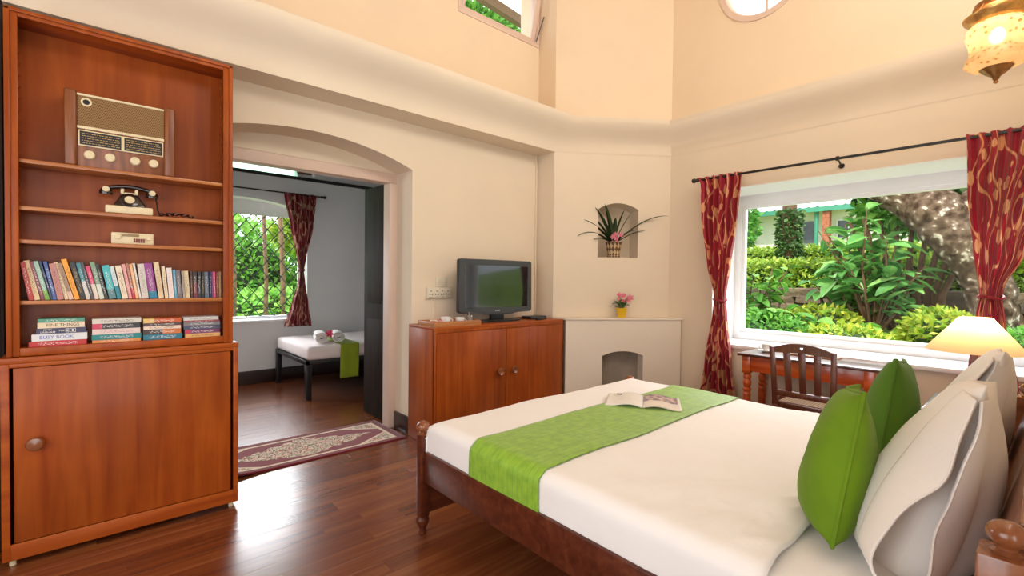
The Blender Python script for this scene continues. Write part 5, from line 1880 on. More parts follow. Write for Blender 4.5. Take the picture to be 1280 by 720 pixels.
# crest rail with a heart cut through: two halves around the heart
heart = [(0, -0.011), (0.006, -0.005), (0.0115, 0.002), (0.011, 0.0075), (0.0065, 0.0105), (0.002, 0.0095), (0, 0.006)]
ym, zh = 1.126, 0.878
f = MB()
for s_ in (1, -1):
    ye = 1.312 if s_ > 0 else 0.940
    n_ = 10
    topc = [(ym + (ye - ym) * i / n_, 0.872 + 0.040 * (1 - (i / n_) ** 2)) for i in range(n_ + 1)]
    outline = [(ym, topc[0][1])] + topc[1:] + [(ye, 0.835), (ym, 0.843)] + [(ym + s_ * a, zh + q) for a, q in heart]
    f.prism(outline, lambda u, v, d: (CXb - 0.006 - (v - 0.84) * 0.07 + d, u, v), -0.011, 0.011)
f.build('crest_rail', CHAIR_WOOD, ch)
for yt2, yb2 in ((1.223, 1.209), (1.126, 1.118), (1.029, 1.027)):
    MB().hexa([(CXb + 0.010, yb2 - 0.021, 0.556), (CXb + 0.024, yb2 - 0.021, 0.556), (CXb + 0.024, yb2 + 0.021, 0.556), (CXb + 0.010, yb2 + 0.021, 0.556),
               (CXb - 0.012, yt2 - 0.022, 0.843), (CXb + 0.002, yt2 - 0.022, 0.843), (CXb + 0.002, yt2 + 0.022, 0.843), (CXb - 0.012, yt2 + 0.022, 0.843)], 0.002).build('back_slat', CHAIR_WOOD, ch)
MB().box(CXb + 0.004, CXb + 0.028, CYa + 0.016, CYb_ - 0.014, 0.518, 0.560, 0.003).build('lower_rail', CHAIR_WOOD, ch)
f = MB()
f.box(CXb + 0.03, CXb + 0.075, CYa - 0.02, CYb_ + 0.02, 0.425, 0.465, 0.004)
f.box(CXb + 0.395, CXb + 0.44, CYa - 0.05, CYb_ + 0.05, 0.425, 0.465, 0.004)
f.box(CXb + 0.075, CXb + 0.395, CYa - 0.045, CYa - 0.005, 0.425, 0.465, 0.004)
f.box(CXb + 0.075, CXb + 0.395, CYb_ + 0.005, CYb_ + 0.045, 0.425, 0.465, 0.004)
f.build('seat_frame', CHAIR_WOOD, ch)


def cane_mat():
    m, nt, b = new_mat('woven_cane')
    tc = N(nt, 'ShaderNodeTexCoord')
    br = N(nt, 'ShaderNodeTexBrick')
    br.offset = 0
    for k, v_ in (('Scale', 1.0), ('Brick Width', 0.020), ('Row Height', 0.020), ('Mortar Size', 0.003)):
        br.inputs[k].default_value = v_
    br.inputs['Color1'].default_value = (0.55, 0.48, 0.42, 1)
    br.inputs['Color2'].default_value = (0.50, 0.43, 0.38, 1)
    br.inputs['Mortar'].default_value = (0.86, 0.82, 0.78, 1)
    nt.links.new(tc.outputs['Object'], br.inputs['Vector'])
    nt.links.new(br.outputs['Color'], b.inputs['Base Color'])
    setp(b, rough=0.6)
    return m


MB().box(CXb + 0.07, CXb + 0.40, CYa - 0.01, CYb_ + 0.01, 0.448, 0.460).build('cane_seat', cane_mat(), ch, smooth=False)
for y in (CYa - 0.01, CYb_ + 0.01):
    MB().box(CXb + 0.045, CXb + 0.40, y - 0.009, y + 0.009, 0.20, 0.225, 0.003).build('stretcher', CHAIR_WOOD, ch)

# ================================================================== NIGHTSTAND and LAMP
ns = thing('nightstand', (3.60, 0.17, 0), 'small dark bedside table with a pale-edged top behind the pillows', 'bedside table')
MB().box(3.30, 3.82, -0.20, 0.42, 0.665, 0.690, 0.004).build('top', BLACK_PLASTIC, ns)
MB().box(3.298, 3.822, -0.202, 0.422, 0.676, 0.684, 0.002).build('edge_band', STEEL, ns)
for x in (3.33, 3.78):
    for y in (-0.16, 0.38):
        MB().box(x - 0.02, x + 0.02, y - 0.02, y + 0.02, 0, 0.665, 0.003).build('leg', DOORWOOD, ns)
MB().box(3.35, 3.77, -0.14, 0.36, 0.50, 0.665, 0.004).build('drawer_box', DOORWOOD, ns)

LXc, LYc = 3.55, 0.240
la = thing('table_lamp', (LXc, LYc, 0.69), 'lit table lamp with a wide cream conical shade beside the bed', 'lamp')
MB().box(LXc - 0.06, LXc + 0.06, LYc - 0.06, LYc + 0.06, 0.6905, 0.715, 0.004).build('base', CHAIR_WOOD, la)
MB().box(LXc - 0.016, LXc + 0.016, LYc - 0.016, LYc + 0.016, 0.715, 1.03, 0.003).build('stem', CHAIR_WOOD, la)


def shade_mat():
    m, nt, b = new_mat('cream_lamp_shade')
    out = nt.nodes['Material Output']
    b.inputs['Base Color'].default_value = (0.86, 0.70, 0.46, 1)
    setp(b, rough=0.8)
    tl = N(nt, 'ShaderNodeBsdfTranslucent')
    tl.inputs['Color'].default_value = (0.95, 0.76, 0.45, 1)
    no = N(nt, 'ShaderNodeTexNoise')
    no.inputs['Scale'].default_value = 150
    bump(nt, b, no.outputs['Fac'], 0.1, 0.002)
    mx = N(nt, 'ShaderNodeMixShader')
    mx.inputs[0].default_value = 0.6
    nt.links.new(b.outputs[0], mx.inputs[1])
    nt.links.new(tl.outputs[0], mx.inputs[2])
    nt.links.new(mx.outputs[0], out.inputs['Surface'])
    return m


SHADE = shade_mat()
MB().lathe((LXc, LYc, 0.990), [(0.205, 0), (0.066, 0.182)], 48, cap=False).build('shade', SHADE, la)
MB().lathe((LXc, LYc, 1.03), [(0.016, 0), (0.014, 0.03), (0.012, 0.03)], 14).build('socket', BRASS, la)
bulb_m, nt, b = new_mat('lit_bulb')
setp(b, emis=(1.0, 0.75, 0.42), estr=7)
MB().ball((LXc, LYc, 1.085), 0.024, 0.024, 0.03, 14).build('bulb', bulb_m, la)
lo = lamp('table_lamp_light', 'POINT', (LXc, LYc, 1.122), 7.5, (1.0, 0.74, 0.42), radius=0.03)

# ================================================================== LANTERN
LN = Vector((3.34, 0.180, 2.345))
ln = thing('lantern', LN, 'hanging bell-shaped glass lantern with brass rim, cap and pointed base', 'lantern')


def lantern_glass():
    m, nt, b = new_mat('etched_amber_glass')
    out = nt.nodes['Material Output']
    tc = N(nt, 'ShaderNodeTexCoord')
    vo = N(nt, 'ShaderNodeTexVoronoi')
    vo.inputs['Scale'].default_value = 38
    nt.links.new(tc.outputs['Object'], vo.inputs['Vector'])
    r = ramp(nt, [(0.18, (0.35, 0.17, 0.06)), (0.30, (0.90, 0.62, 0.32)), (0.55, (0.93, 0.72, 0.44))])
    nt.links.new(vo.outputs['Distance'], r.inputs['Fac'])
    nt.links.new(r.outputs['Color'], b.inputs['Base Color'])
    setp(b, rough=0.15)
    tl = N(nt, 'ShaderNodeBsdfTranslucent')
    nt.links.new(r.outputs['Color'], tl.inputs['Color'])
    tr = N(nt, 'ShaderNodeBsdfTransparent')
    tr.inputs['Color'].default_value = (1.0, 0.9, 0.75, 1)
    mx = N(nt, 'ShaderNodeMixShader')
    mx.inputs[0].default_value = 0.55
    mx2 = N(nt, 'ShaderNodeMixShader')
    mx2.inputs[0].default_value = 0.35
    nt.links.new(b.outputs[0], mx.inputs[1])
    nt.links.new(tl.outputs[0], mx.inputs[2])
    nt.links.new(mx.outputs[0], mx2.inputs[1])
    nt.links.new(tr.outputs[0], mx2.inputs[2])
    nt.links.new(mx2.outputs[0], out.inputs['Surface'])
    return m


LG = lantern_glass()
x, y, z = LN
MB().lathe((x, y, z), [(0.056, 0.075), (0.095, 0.085), (0.120, 0.108), (0.115, 0.130), (0.099, 0.155), (0.103, 0.20), (0.117, 0.245), (0.113, 0.28), (0.094, 0.30)], 40, cap=False).build('glass_bell', LG, ln)
MB().lathe((x, y, z), [(0.001, 0.0), (0.010, 0.006), (0.008, 0.016), (0.012, 0.022), (0.016, 0.034), (0.040, 0.052), (0.064, 0.078), (0.060, 0.082), (0.001, 0.07)], 32).build('base_finial', BRASS, ln)
MB().lathe((x, y, z), [(0.092, 0.296), (0.098, 0.300), (0.126, 0.330), (0.129, 0.340), (0.124, 0.342), (0.090, 0.312)], 40, cap=False).build('rim', plain('bright_brass', (0.70, 0.42, 0.14), 0.28, 0.2, 40, metal=0.8), ln)
MB().lathe((x, y, z), [(0.085, 0.375), (0.092, 0.380), (0.088, 0.40), (0.05, 0.43), (0.012, 0.45), (0.012, 0.50)], 32).build('smoke_cap', BRASS, ln)
for k in range(3):
    an = 2 * PI * k / 3 + 0.5
    MB().cyl((x + 0.125 * math.cos(an), y + 0.125 * math.sin(an), z + 0.335), (x + 0.06 * math.cos(an), y + 0.06 * math.sin(an), z + 0.42), 0.003, 6).build('chain', BRASS, ln)
MB().cyl((x, y, z + 0.49), (x, y, 4.62), 0.006, 8).build('hanging_rod', BRASS, ln)
MB().ball((x, y, z + 0.235), 0.03, 0.03, 0.04, 16).build('bulb', bulb_m, ln)
lamp('lantern_light', 'POINT', (x, y, z + 0.29), 2.6, (1.0, 0.80, 0.55), radius=0.04)

# ================================================================== FAR ROOM BED
sb = thing('single_bed', (2.6, 5.9, 0), 'black metal single bed frame in the far room', 'bed')
SX0, SX1, SY0, SY1 = 1.69, 3.62, 5.27, 6.44
MB().box(SX0, SX1, SY0, SY0 + 0.04, 0.385, 0.43, 0.003).build('side_rail', BLACK_METAL, sb)
MB().box(SX0, SX1, SY1 - 0.04, SY1, 0.385, 0.43, 0.003).build('side_rail', BLACK_METAL, sb)
MB().box(SX0, SX0 + 0.04, SY0, SY1, 0.385, 0.43, 0.003).build('end_rail', BLACK_METAL, sb)
MB().box(SX1 - 0.04, SX1, SY0, SY1, 0.385, 0.43, 0.003).build('end_rail', BLACK_METAL, sb)
for xx in (SX0 + 0.03, SX1 - 0.03):
    for yy in (SY0 + 0.03, SY1 - 0.03):
        MB().box(xx - 0.03, xx + 0.03, yy - 0.03, yy + 0.03, 0, 0.39, 0.003).build('leg', BLACK_METAL, sb)
f = MB().box(SX0 + 0.04, SX1 - 0.04, SY0 + 0.04, SY1 - 0.04, 0.40, 0.43)
f.build('platform', BLACK_METAL, sb, smooth=False)
o = MB().box(SX0 + 0.01, SX1 - 0.01, SY0 - 0.01, SY1 - 0.01, 0.4305, 0.585, 0.045, 4).build('mattress', fabric('pink_white_sheet', (0.84, 0.74, 0.72), 0.02, 0.85, bstr=0.12, wrinkle=12))
tag(o, 'pinkish white mattress on the black metal single bed', 'mattress')
f = MB()


def sr(u, v):
    xx = 2.06 + 0.215 * u + 0.10 * (v - 0.3) * 0.3
    s_ = v * 1.45
    drop = 0.38
    if s_ < drop: return (xx + 0.0, SY0 - 0.022 - 0.006 * math.sin(9 * u), 0.205 + s_)
    e = min(1, (s_ - drop) / 0.05)
    return (xx, SY0 - 0.022 + (s_ - drop), 0.588 + 0.002 * e)


f.grid(sr, 12, 60, lambda u, v: (v * 1.4, u * 0.3))
o = f.build('bed_runner', fabric('olive_green_cloth', (0.30, 0.38, 0.02), 0.1, 0.7, bstr=0.1), angle=180)
md = o.modifiers.new('thickness', 'SOLIDIFY')
md.thickness = 0.004
md.offset = 1
tag(o, 'olive green runner hanging over the side of the single bed', 'bed runner')
TOW = fabric('white_terry', (0.86, 0.82, 0.78), 0.03, 0.95, weave=250, bstr=0.4)
tdir = Vector((0.25, 1, 0)).normalized()
for i, (xx, yy, lb) in enumerate([(1.90, 5.55, 'rolled white towel on the single bed, nearer the window'), (2.075, 5.50, 'rolled white towel on the single bed, nearer the green runner')]):
    mb = MB()
    r0 = 0.075
    # spiral end: several nested coils
    c0 = Vector((xx, yy - 0.14, 0.588 + r0 * 0.88))
    prof_s = []
    turns, n_ = 3.4, 80
    inner = []
    for k in range(n_ + 1):
        th = 2 * PI * turns * k / n_
        rr_ = 0.018 + (r0 - 0.018) * k / n_
        inner.append((rr_ * 1.12 * math.cos(th), rr_ * 0.88 * math.sin(th)))
    rows_ = []
    for q in (0, 0.02, 0.28, 0.30):
        rows_.append([mb.bm.verts.new(c0 + tdir * q + Vector((a, 0, b_)) * (0.985 if q in (0, 0.30) else 1)) for a, b_ in inner])
    for a, b_ in zip(rows_, rows_[1:]):
        for k in range(n_): mb.bm.faces.new((a[k], a[k + 1], b_[k + 1], b_[k]))
    o = mb.build('rolled_towel', TOW, angle=180)
    md = o.modifiers.new('thickness', 'SOLIDIFY')
    md.thickness = 0.012
    md.offset = -1
    tag(o, lb, 'towel', 'rolled towels')
fo_ = flower((1.985, 5.40, 0.70), 0.045, None, leaf_mat('crimson_petal', (0.55, 0.02, 0.08), (0.62, 0.04, 0.12), (0.7, 0.08, 0.16), 0.2), 6, (0.0, -1, 0.4), 'flower')
tag(fo_, 'crimson flower resting on the two rolled towels', 'flower')

# ================================================================== GARDEN
def ground_z(X):
    pts = [(5.2, 0.25), (7.0, 0.45), (8.9, 0.72), (9.05, 0.75), (9.3, 1.16), (12.0, 1.62), (14.5, 2.0), (29, 3.1), (60, 4.0)]
    for (a, za_), (b_, zb2) in zip(pts, pts[1:]):
        if a <= X <= b_: return za_ + (zb2 - za_) * (X - a) / (b_ - a)
    return pts[0][1] if X < pts[0][0] else pts[-1][1]


GRASS = plain('garden_grass', (0.16, 0.26, 0.04), 0.9, 0.3, 3)
f = MB()
xs_g = [5.1, 6, 7, 8, 8.9, 9.05, 9.3, 10, 11, 12, 13, 14.5, 18, 22, 29, 45, 60]
f.grid(lambda u, v: (xs_g[int(round(u * 16))], -8 + 38 * v, ground_z(xs_g[int(round(u * 16))])), 16, 10)
o = f.build('ground', GRASS, smooth=False, recalc=False)
o['kind'] = 'structure'
o = MB().box(-6, 12, 6.9, 24, -0.25, -0.05).build('lawn', plain('bright_lawn', (0.24, 0.42, 0.04), 0.9, 0.25, 3), smooth=False)
o['kind'] = 'structure'


def leaf_cloud(n, sampler, L, mat, parent, name='foliage', seed=0, wide=0.5, upbias=0.3):
    rr = random.Random(seed)
    vs, fs = [], []
    for i in range(n):
        p, outn = sampler(rr)
        d = Vector((rr.gauss(0, 1), rr.gauss(0, 1), rr.gauss(0, 0.7)))
        d = (d.normalized() + outn * 0.7).normalized()
        nrm = Vector((rr.gauss(0, 0.6), rr.gauss(0, 0.6), upbias + rr.random())) + outn * 0.4
        s_ = d.cross(nrm)
        if s_.length < 1e-3: continue
        s_.normalize()
        nn = s_.cross(d)
        l = L * rr.uniform(0.65, 1.25)
        w_ = l * wide * 0.5
        b_ = len(vs)
        vs += [p, p + d * l * 0.5 + s_ * w_ + nn * w_ * 0.3, p + d * l, p + d * l * 0.5 - s_ * w_ + nn * w_ * 0.3]
        fs += [(b_, b_ + 1, b_ + 2), (b_, b_ + 2, b_ + 3)]
    off = wloc(parent) if parent else Vector((0, 0, 0))
    me = bpy.data.meshes.new(name)
    me.from_pydata([v - off for v in vs], [], fs)
    me.materials.append(mat)
    o = bpy.data.objects.new(name, me)
    COL.objects.link(o)
    if parent: o.parent = parent
    o['kind'] = 'stuff'
    return o


def ellip(c, r_, shell=0.55):
    c = Vector(c)

    def s_(rr):
        d = Vector((rr.gauss(0, 1), rr.gauss(0, 1), rr.gauss(0, 1))).normalized()
        k = shell + (1 - shell) * rr.random() ** 0.5
        return c + Vector((d.x * r_[0], d.y * r_[1], d.z * r_[2])) * k, d
    return s_


def boxs(x0, x1, y0, y1, z0, z1):
    """surface-weighted sampler of a clipped hedge: top and front faces"""
    def s_(rr):
        if rr.random() < 0.5:
            return Vector((rr.uniform(x0, x1), rr.uniform(y0, y1), z1 + rr.uniform(-0.08, 0.03))), Vector((0, 0, 1))
        return Vector((x0 + rr.uniform(-0.04, 0.12), rr.uniform(y0, y1), rr.uniform(z0, z1))), Vector((-1, 0, 0))
    return s_


L_HEDGE = leaf_mat('hedge_leaf', (0.16, 0.30, 0.03), (0.30, 0.45, 0.05), (0.45, 0.56, 0.09), 0.3)
L_DARK = leaf_mat('dark_tree_leaf', (0.012, 0.04, 0.014), (0.025, 0.075, 0.022), (0.06, 0.14, 0.04), 0.25)
L_MID = leaf_mat('mid_bush_leaf', (0.06, 0.21, 0.03), (0.14, 0.38, 0.06), (0.26, 0.52, 0.09), 0.35)
L_BROAD = leaf_mat('broad_shrub_leaf', (0.07, 0.24, 0.06), (0.16, 0.40, 0.10), (0.32, 0.56, 0.19), 0.35)
L_YEL = leaf_mat('yellow_green_leaf', (0.16, 0.33, 0.03), (0.36, 0.48, 0.05), (0.58, 0.58, 0.07), 0.35)
L_BRIGHT = leaf_mat('bright_thicket_leaf', (0.12, 0.34, 0.05), (0.24, 0.52, 0.09), (0.42, 0.66, 0.16), 0.4)
L_IVY = leaf_mat('ivy_leaf', (0.03, 0.08, 0.02), (0.07, 0.15, 0.04), (0.14, 0.24, 0.07), 0.2)
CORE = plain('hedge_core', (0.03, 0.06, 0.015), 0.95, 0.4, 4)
BARK = plain('lichen_bark', (0.13, 0.095, 0.07), 0.95, 0.45, 9, 0.6)


def bark_mat():
    m, nt, b = new_mat('lichen_spotted_bark')
    tc = N(nt, 'ShaderNodeTexCoord')
    no = N(nt, 'ShaderNodeTexNoise')
    no.inputs['Scale'].default_value = 11
    no.inputs['Detail'].default_value = 7
    nt.links.new(tc.outputs['Object'], no.inputs['Vector'])
    r = ramp(nt, [(0.35, (0.035, 0.022, 0.015)), (0.50, (0.095, 0.065, 0.045)), (0.60, (0.14, 0.105, 0.08)), (0.66, (0.45, 0.41, 0.35))])
    nt.links.new(no.outputs['Fac'], r.inputs['Fac'])
    nt.links.new(r.outputs['Color'], b.inputs['Base Color'])
    setp(b, rough=0.95, spec=0.1)
    bump(nt, b, no.outputs['Fac'], 0.8, 0.04)
    return m


LBARK = bark_mat()
RBARK = plain('reddish_bark', (0.13, 0.07, 0.04), 0.9, 0.35, 12, 0.4)

# hedges
for (x0, x1, y0, y1, z1, seed, lb) in ((9.35, 10.9, -1.2, 7.0, 1.72, 1, 'clipped yellow-green hedge just above the stone wall'), (12.4, 13.8, -1.5, 8.5, 2.16, 2, 'clipped yellow-green hedge farther up, below the white bungalow')):
    h = thing('hedge', ((x0 + x1) / 2, (y0 + y1) / 2, ground_z(x0)), lb, 'hedge', 'clipped garden hedges')
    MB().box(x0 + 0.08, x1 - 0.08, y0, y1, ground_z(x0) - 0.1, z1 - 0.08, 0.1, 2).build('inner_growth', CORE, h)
    leaf_cloud(11000, boxs(x0, x1, y0, y1, ground_z(x0), z1), 0.11, L_HEDGE, h, seed=seed)

# dry stone wall
sw = thing('stone_wall', (9.0, 2.0, 0.72), 'low dry stone garden wall below the hedge', 'wall')
STONE = [plain('garden stone %d' % i, c_, 0.95, 0.3, 14, 0.5) for i, c_ in enumerate([(0.11, 0.075, 0.05), (0.16, 0.115, 0.075), (0.075, 0.055, 0.04)])]
rnd = random.Random(21)
smesh = []
for k in range(6):
    mb = MB()
    mb.box(-0.14, 0.14, -0.17, 0.17, -0.075, 0.075, 0.03, 1)
    for v in mb.bm.verts: v.co += Vector((rnd.uniform(-.02, .02), rnd.uniform(-.02, .02), rnd.uniform(-.012, .012)))
    o = mb.build('stone', STONE[k % 3], None, loc=(0, 0, 0), smooth=False)
    smesh.append(o.data)
    bpy.data.objects.remove(o)
for row in range(4):
    y = -1.0 + 0.15 * (row % 2)
    while y < 4.6:
        wd = rnd.uniform(0.7, 1.3)
        o = bpy.data.objects.new('stone', rnd.choice(smesh))
        o.parent = sw
        o.location = (rnd.uniform(-.03, .03), y + 0.17 * wd - 2.0, 0.06 + row * 0.135)
        o.scale = (1, wd, rnd.uniform(0.85, 1.0))
        COL.objects.link(o)
        y += 0.35 * wd

# white bungalow
bz = ground_z(29)
bw = thing('bungalow', (31, 9, bz), 'low white bungalow with green eaves beyond the hedges', 'house')
bw.rotation_euler = (0, 0, 0)
BWALL = plain('bungalow_render', (0.78, 0.75, 0.62), 0.8, 0.05, 2)
GREENP = plain('green_paint', (0.05, 0.24, 0.15), 0.5, 0.1, 4)
ROOF = plain('pale_roof_sheet', (0.70, 0.74, 0.70), 0.5, 0.08, 3)
MB().box(30.6, 36, -6, 20, bz - 0.2, 5.9).build('wall', BWALL, bw, smooth=False)
f = MB()
ny = 130
rf_rows = []
for k, (xx, zz) in enumerate(((29.5, 5.45), (33.5, 7.6))):
    rf_rows.append([f.bm.verts.new((xx, -7 + 28 * i / ny, zz + (0.09 if i % 2 else 0.0))) for i in range(ny + 1)])
for i in range(ny): f.bm.faces.new((rf_rows[0][i], rf_rows[0][i + 1], rf_rows[1][i + 1], rf_rows[1][i]))
f.build('roof', ROOF, bw, smooth=False)
MB().box(29.42, 29.52, -7, 21, 5.22, 5.48).build('fascia', GREENP, bw, smooth=False)
MB().box(29.5, 30.6, -7, 21, 5.38, 5.42).build('soffit', BWALL, bw, smooth=False)
GLASSD = plain('dark_window_glass', (0.05, 0.06, 0.06), 0.1, 0.2, 2)
for y0, y1 in ((6.5, 7.55), (7.65, 7.75),):
    pass
wf = MB().box(30.52, 30.62, 6.45, 7.65, 3.75, 4.85, 0.01).build('window_frame', plain('bungalow_white', (0.85, 0.84, 0.82), 0.5), bw)
for ya, yb in ((6.55, 7.0), (7.1, 7.55)):
    MB().box(30.49, 30.53, ya, yb, 3.85, 4.75).build('pane', GLASSD, wf, smooth=False)
wf = MB().box(30.52, 30.62, 8.65, 9.3, 3.55, 4.85, 0.01).build('window_frame', plain('grey_shutter', (0.30, 0.31, 0.30), 0.6), bw)
MB().box(30.49, 30.53, 8.72, 9.23, 3.62, 4.78).build('pane', GLASSD, wf, smooth=False)
f = MB()
BR = plain('red_brick', (0.36, 0.12, 0.06), 0.9, 0.25, 8)
for r_ in range(22):
    f.box(29.55, 29.95, 7.72 + 0.012 * (r_ % 2), 8.05 + 0.012 * (r_ % 2), 3.1 + r_ * 0.1, 3.192 + r_ * 0.1)
o = f.build('brick_pillar', BR, bw, smooth=False)
o['kind'] = 'stuff'
for yy in (8.38, 12.9, 4.2):
    MB().cyl((29.75, yy, bz), (29.75, yy, 5.4), 0.10, 10).build('post', GREENP if yy < 10 else BWALL, bw)

# ivy-clad stump with a spiky top
iv = thing('ivy_trunk', (12.0, 3.93, 1.6), 'straight tree trunk wrapped in ivy in front of the bungalow', 'tree')
MB().tube([(12.0, 3.93, 1.5), (12.0, 3.95, 2.3), (12.0, 3.92, 3.25)], [0.17, 0.16, 0.15], 10).build('trunk', RBARK, iv)


def cyls(c, r_, z0, z1):
    def s_(rr):
        a = rr.uniform(0, 2 * PI)
        d = Vector((math.cos(a), math.sin(a), 0))
        return Vector((c[0], c[1], rr.uniform(z0, z1))) + d * r_ * rr.uniform(0.85, 1.15), d
    return s_


leaf_cloud(1500, cyls((12.0, 3.93), 0.21, 1.55, 3.0), 0.10, L_IVY, iv, seed=5, wide=0.8)
for i in range(26):
    an = 2 * PI * i / 26 + rnd.uniform(-.1, .1)
    blade((12.0, 3.92, 3.22), (math.cos(an), math.sin(an), rnd.uniform(0.3, 1.6)), rnd.uniform(0.35, 0.6), 0.05, 1.0, L_MID, iv, n=4)

# big leaning tree
bt = thing('leaning_tree', (8.1, 0.42, 0.6), 'thick leaning tree trunk blotched with white lichen', 'tree')
path = [(8.1, 0.36, 0.35), (8.1, 0.40, 0.75), (8.1, 0.42, 1.15), (8.08, 0.50, 1.55), (8.05, 0.66, 1.90), (8.05, 0.88, 2.20), (8.05, 1.16, 2.45), (8.1, 1.50, 2.72), (8.2, 1.9, 3.1), (8.3, 2.3, 3.6)]
rads = [0.30, 0.23, 0.22, 0.26, 0.31, 0.31, 0.27, 0.24, 0.20, 0.16]
pp_ = []
rr_ = []
for (a, b_), (ra_, rb_2) in zip(zip(path, path[1:]), zip(rads, rads[1:])):
    for k in range(4):
        t = k / 4
        pp_.append(Vector(a).lerp(Vector(b_), t) + Vector((rnd.uniform(-.015, .015), rnd.uniform(-.015, .015), 0)))
        rr_.append((ra_ + (rb_2 - ra_) * t) * rnd.uniform(0.95, 1.05))
f = MB()
f.tube(pp_, rr_, 18)
f.tube([(8.05, 0.75, 2.1), (8.1, 0.35, 2.6), (8.2, 0.0, 3.3)], [0.22, 0.19, 0.14], 14)
for v in f.bm.verts: v.co += Vector((1, 1, 1)) * noise.noise(v.co * 5) * 0.03
f.build('trunk', LBARK, bt, angle=180)
leaf_cloud(2600, ellip((8.9, 1.0, 2.95), (0.8, 1.1, 0.50), 0.2), 0.20, L_DARK, bt, seed=9)
leaf_cloud(1300, ellip((8.6, 0.75, 2.42), (0.4, 0.45, 0.25), 0.2), 0.17, L_DARK, bt, seed=10)
leaf_cloud(900, ellip((8.9, 2.2, 3.3), (0.6, 0.6, 0.45), 0.2), 0.20, L_MID, bt, seed=19)

# many-stemmed small tree
ms = thing('multi_stem_tree', (8.55, 1.25, 0.65), 'clump of thin reddish stems beside the leaning tree', 'tree')
for i in range(9):
    y0 = 1.0 + i * 0.065
    lean = (i - 4) * 0.06
    MB().tube([(8.50 + 0.05 * (i % 3), y0 - 0.1, 0.62), (8.52 + 0.06 * (i % 3), y0 + lean * 0.4, 1.2), (8.6, y0 + lean * 1.2, 1.75), (8.7, y0 + lean * 2.1, 2.35)], [0.055, 0.045, 0.035, 0.025], 7).build('stem', RBARK, ms)
leaf_cloud(900, ellip((9.0, 1.35, 2.4), (0.5, 0.75, 0.35), 0.2), 0.18, L_MID, ms, seed=11)


def big_leaf_mesh(L, w_, mat):
    mb = MB()
    n = 5
    rows_ = []
    for i in range(n + 1):
        t = i / n
        wd = w_ * math.sin(PI * (0.06 + 0.90 * t)) ** 0.9 * 0.5
        zz = -0.25 * L * t * t
        rows_.append([mb.bm.verts.new((L * t, wd, zz + wd * 0.35)), mb.bm.verts.new((L * t, 0, zz)), mb.bm.verts.new((L * t, -wd, zz + wd * 0.35))])
    for a, b_ in zip(rows_, rows_[1:]):
        mb.bm.faces.new((a[0], b_[0], b_[1], a[1]))
        mb.bm.faces.new((a[1], b_[1], b_[2], a[2]))
    o = mb.build('leaf', mat, loc=(0, 0, 0), recalc=False)
    me = o.data
    bpy.data.objects.remove(o)
    return me


def big_leaf_shrub(name, base, stems, nl, Lmesh, label, cat, seed, sc_=(0.7, 1.2), stem_mat=RBARK, group=None):
    t = thing(name, base, label, cat, group)
    rr = random.Random(seed)
    base = Vector(base)
    for tip in stems:
        tip = Vector(tip)
        mid = base.lerp(tip, 0.5) + Vector((rr.uniform(-.1, .1), rr.uniform(-.1, .1), 0.08))
        MB().tube([base, base.lerp(mid, 0.6), mid, mid.lerp(tip, 0.5), tip], [0.022, 0.018, 0.014, 0.011, 0.006], 6).build('stem', stem_mat, t)
        for k in range(nl):
            q = 0.35 + 0.65 * (k + rr.random()) / nl
            p = base.lerp(mid, q * 2) if q < 0.5 else mid.lerp(tip, q * 2 - 1)
            o = bpy.data.objects.new('leaf', Lmesh)
            o.parent = t
            o.location = p - base
            o.rotation_euler = (rr.uniform(-.5, .5), rr.uniform(-0.7, 0.55), rr.uniform(0, 2 * PI))
            s_ = rr.uniform(*sc_)
            o.scale = (s_, s_, s_)
            COL.objects.link(o)
    return t


BL = big_leaf_mesh(0.31, 0.14, L_BROAD)
BL2 = big_leaf_mesh(0.22, 0.13, L_MID)
rnd = random.Random(5)
tips = [(8.0 + rnd.uniform(-.35, .35), 1.62 + rnd.uniform(-0.62, 0.62), rnd.uniform(1.35, 2.42)) for _ in range(22)]
big_leaf_shrub('broadleaf_shrub', (8.0, 1.55, 0.55), tips, 11, BL, 'tall open shrub with broad glossy leaves in the middle of the window view', 'shrub', 6)
tips = [(7.6 + rnd.uniform(-.3, .3), 2.95 + rnd.uniform(-0.45, 0.40), rnd.uniform(0.8, 1.65)) for _ in range(14)]
big_leaf_shrub('leafy_bush', (7.6, 2.95, 0.45), tips, 12, BL2, 'dark leafy bush at the window side by the tied curtain near the fireplace', 'shrub', 7)
tips = [(6.9 + rnd.uniform(-.3, .3), 2.05 + rnd.uniform(-0.75, 0.75), rnd.uniform(0.65, 1.08)) for _ in range(18)]
big_leaf_shrub('low_shrub', (6.9, 2.0, 0.4), tips, 9, BL2, 'low leafy shrub just outside the picture window below the stone wall', 'shrub', 8)


def bush(name, c_, r_, n, L, mat, label, seed, group=None):
    t = thing(name, (c_[0], c_[1], c_[2] - r_[2]), label, 'shrub', group)
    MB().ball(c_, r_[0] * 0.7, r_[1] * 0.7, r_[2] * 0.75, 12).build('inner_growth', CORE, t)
    leaf_cloud(n, ellip(c_, r_, 0.7), L, mat, t, seed=seed)
    return t


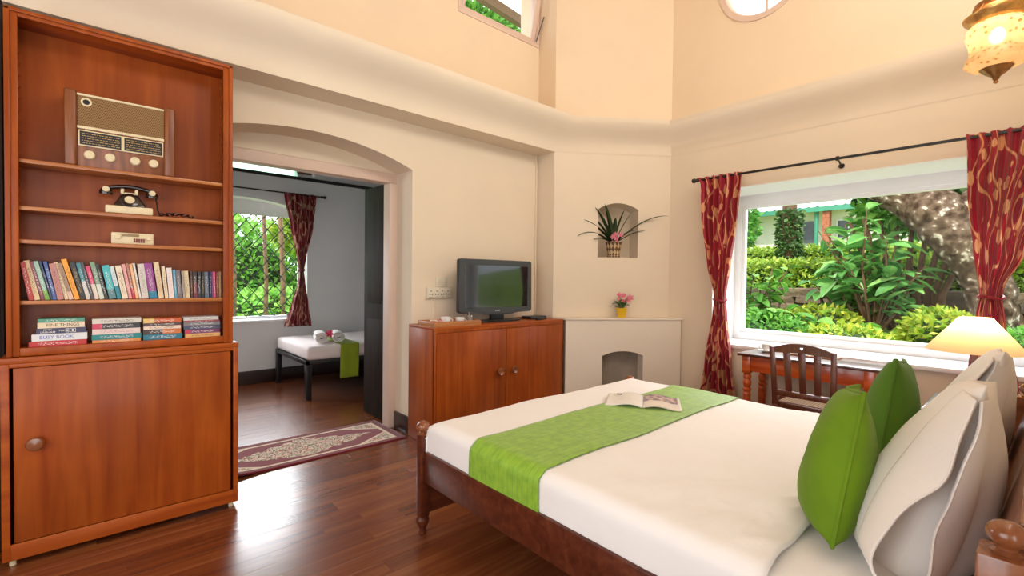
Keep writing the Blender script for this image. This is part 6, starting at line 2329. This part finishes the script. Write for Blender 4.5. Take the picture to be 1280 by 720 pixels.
bush('yellow_bush', (7.3, 0.78, 0.70), (0.38, 0.38, 0.36), 1500, 0.10, L_YEL, 'bright yellow-green bush below the leaning tree', 31)
bush('round_bush', (6.6, 1.55, 0.55), (0.35, 0.55, 0.30), 1400, 0.09, L_YEL, 'low golden-leaved bush near the glass under the broad-leaved shrub', 32)
bush('round_bush', (6.7, 2.45, 0.56), (0.38, 0.60, 0.36), 1800, 0.10, L_MID, 'low green bush near the glass in the window corner by the cup', 33)
bush('round_bush', (6.9, 0.30, 0.55), (0.40, 0.45, 0.36), 1200, 0.10, L_MID, 'low green bush outside, behind the table lamp', 34)
bush('round_bush', (7.6, 2.1, 0.72), (0.35, 0.55, 0.30), 1300, 0.10, L_YEL, 'golden green bush at the foot of the stone wall', 39)
bush('distant_tree', (27, 12.0, 4.6), (1.6, 1.5, 1.9), 2200, 0.35, L_MID, 'pale green garden tree at the bungalow end behind the tied curtain', 35)
# garden of the far room window
for k, (c_, r_, n_, mt2, lb) in enumerate([
    ((2.2, 12.5, 1.0), (2.2, 1.2, 1.75), 6000, L_BRIGHT, 'tall bright green thicket behind the diamond grille'),
    ((4.9, 11.6, 1.0), (1.5, 1.2, 1.65), 3500, L_MID, 'leafy green thicket beyond the far room curtain'),
    ((3.4, 10.4, 2.25), (0.7, 0.5, 0.4), 1500, L_HEDGE, 'hanging light green branches at the top of the grille window'),
    ((2.4, 10.2, 0.55), (1.6, 0.6, 0.5), 2200, L_BRIGHT, 'knee-high green bush on the lawn behind the grille')]):
    bush('thicket', c_, r_, n_, 0.20, mt2, lb, 50 + k)
for k, (xx, yy, r_, lb) in enumerate([(1.66, 9.0, 0.07, 'brown tree trunk at the bookcase edge of the grille window'), (2.28, 9.4, 0.035, 'slim trunk in the middle of the grille window'), (2.62, 9.6, 0.045, 'slim trunk by the far room curtain')]):
    o = MB().tube([(xx, yy, -0.1), (xx + 0.03, yy, 1.2), (xx - 0.02, yy, 2.6), (xx, yy, 4)], [r_ * 1.2, r_, r_ * 0.95, r_ * 0.8], 10).build('tree_trunk', RBARK)
    tag(o, lb, 'tree', 'trunks outside the far room')

# eave seen through the hopper window
ev = thing('verandah_roof', (3.2, 5.2, 4.9), 'timber rafter and sheet roof seen through the high hopper window', 'roof')
MB().hexa([(3.4, 5.6, 5.58), (6.2, 5.6, 5.30), (6.2, 5.7, 5.30), (3.4, 5.7, 5.58), (3.4, 5.6, 5.72), (6.2, 5.6, 5.44), (6.2, 5.7, 5.44), (3.4, 5.7, 5.72)]).build('rafter', plain('brown_rafter', (0.16, 0.09, 0.05), 0.7), ev)
MB().hexa([(1.5, 5.2, 6.0), (5.2, 5.2, 5.7), (5.2, 8.5, 7.3), (1.5, 8.5, 7.6), (1.5, 5.2, 6.05), (5.2, 5.2, 5.75), (5.2, 8.5, 7.35), (1.5, 8.5, 7.65)]).build('sheet', leaf_mat('cream_sheet', (0.85, 0.78, 0.50), (0.85, 0.80, 0.55), (0.85, 0.80, 0.60), 0.7), ev)
tt = thing('tall_tree', (6.0, 7.6, -0.1), 'tree crown seen low in the high hopper window', 'tree')
MB().tube([(6.0, 7.6, -0.1), (6.05, 7.6, 3), (6.0, 7.6, 6.3)], [0.12, 0.1, 0.06], 8).build('trunk', RBARK, tt)
leaf_cloud(1800, ellip((5.9, 7.6, 6.42), (1.1, 0.4, 0.36), 0.3), 0.16, L_MID, tt, seed=77)
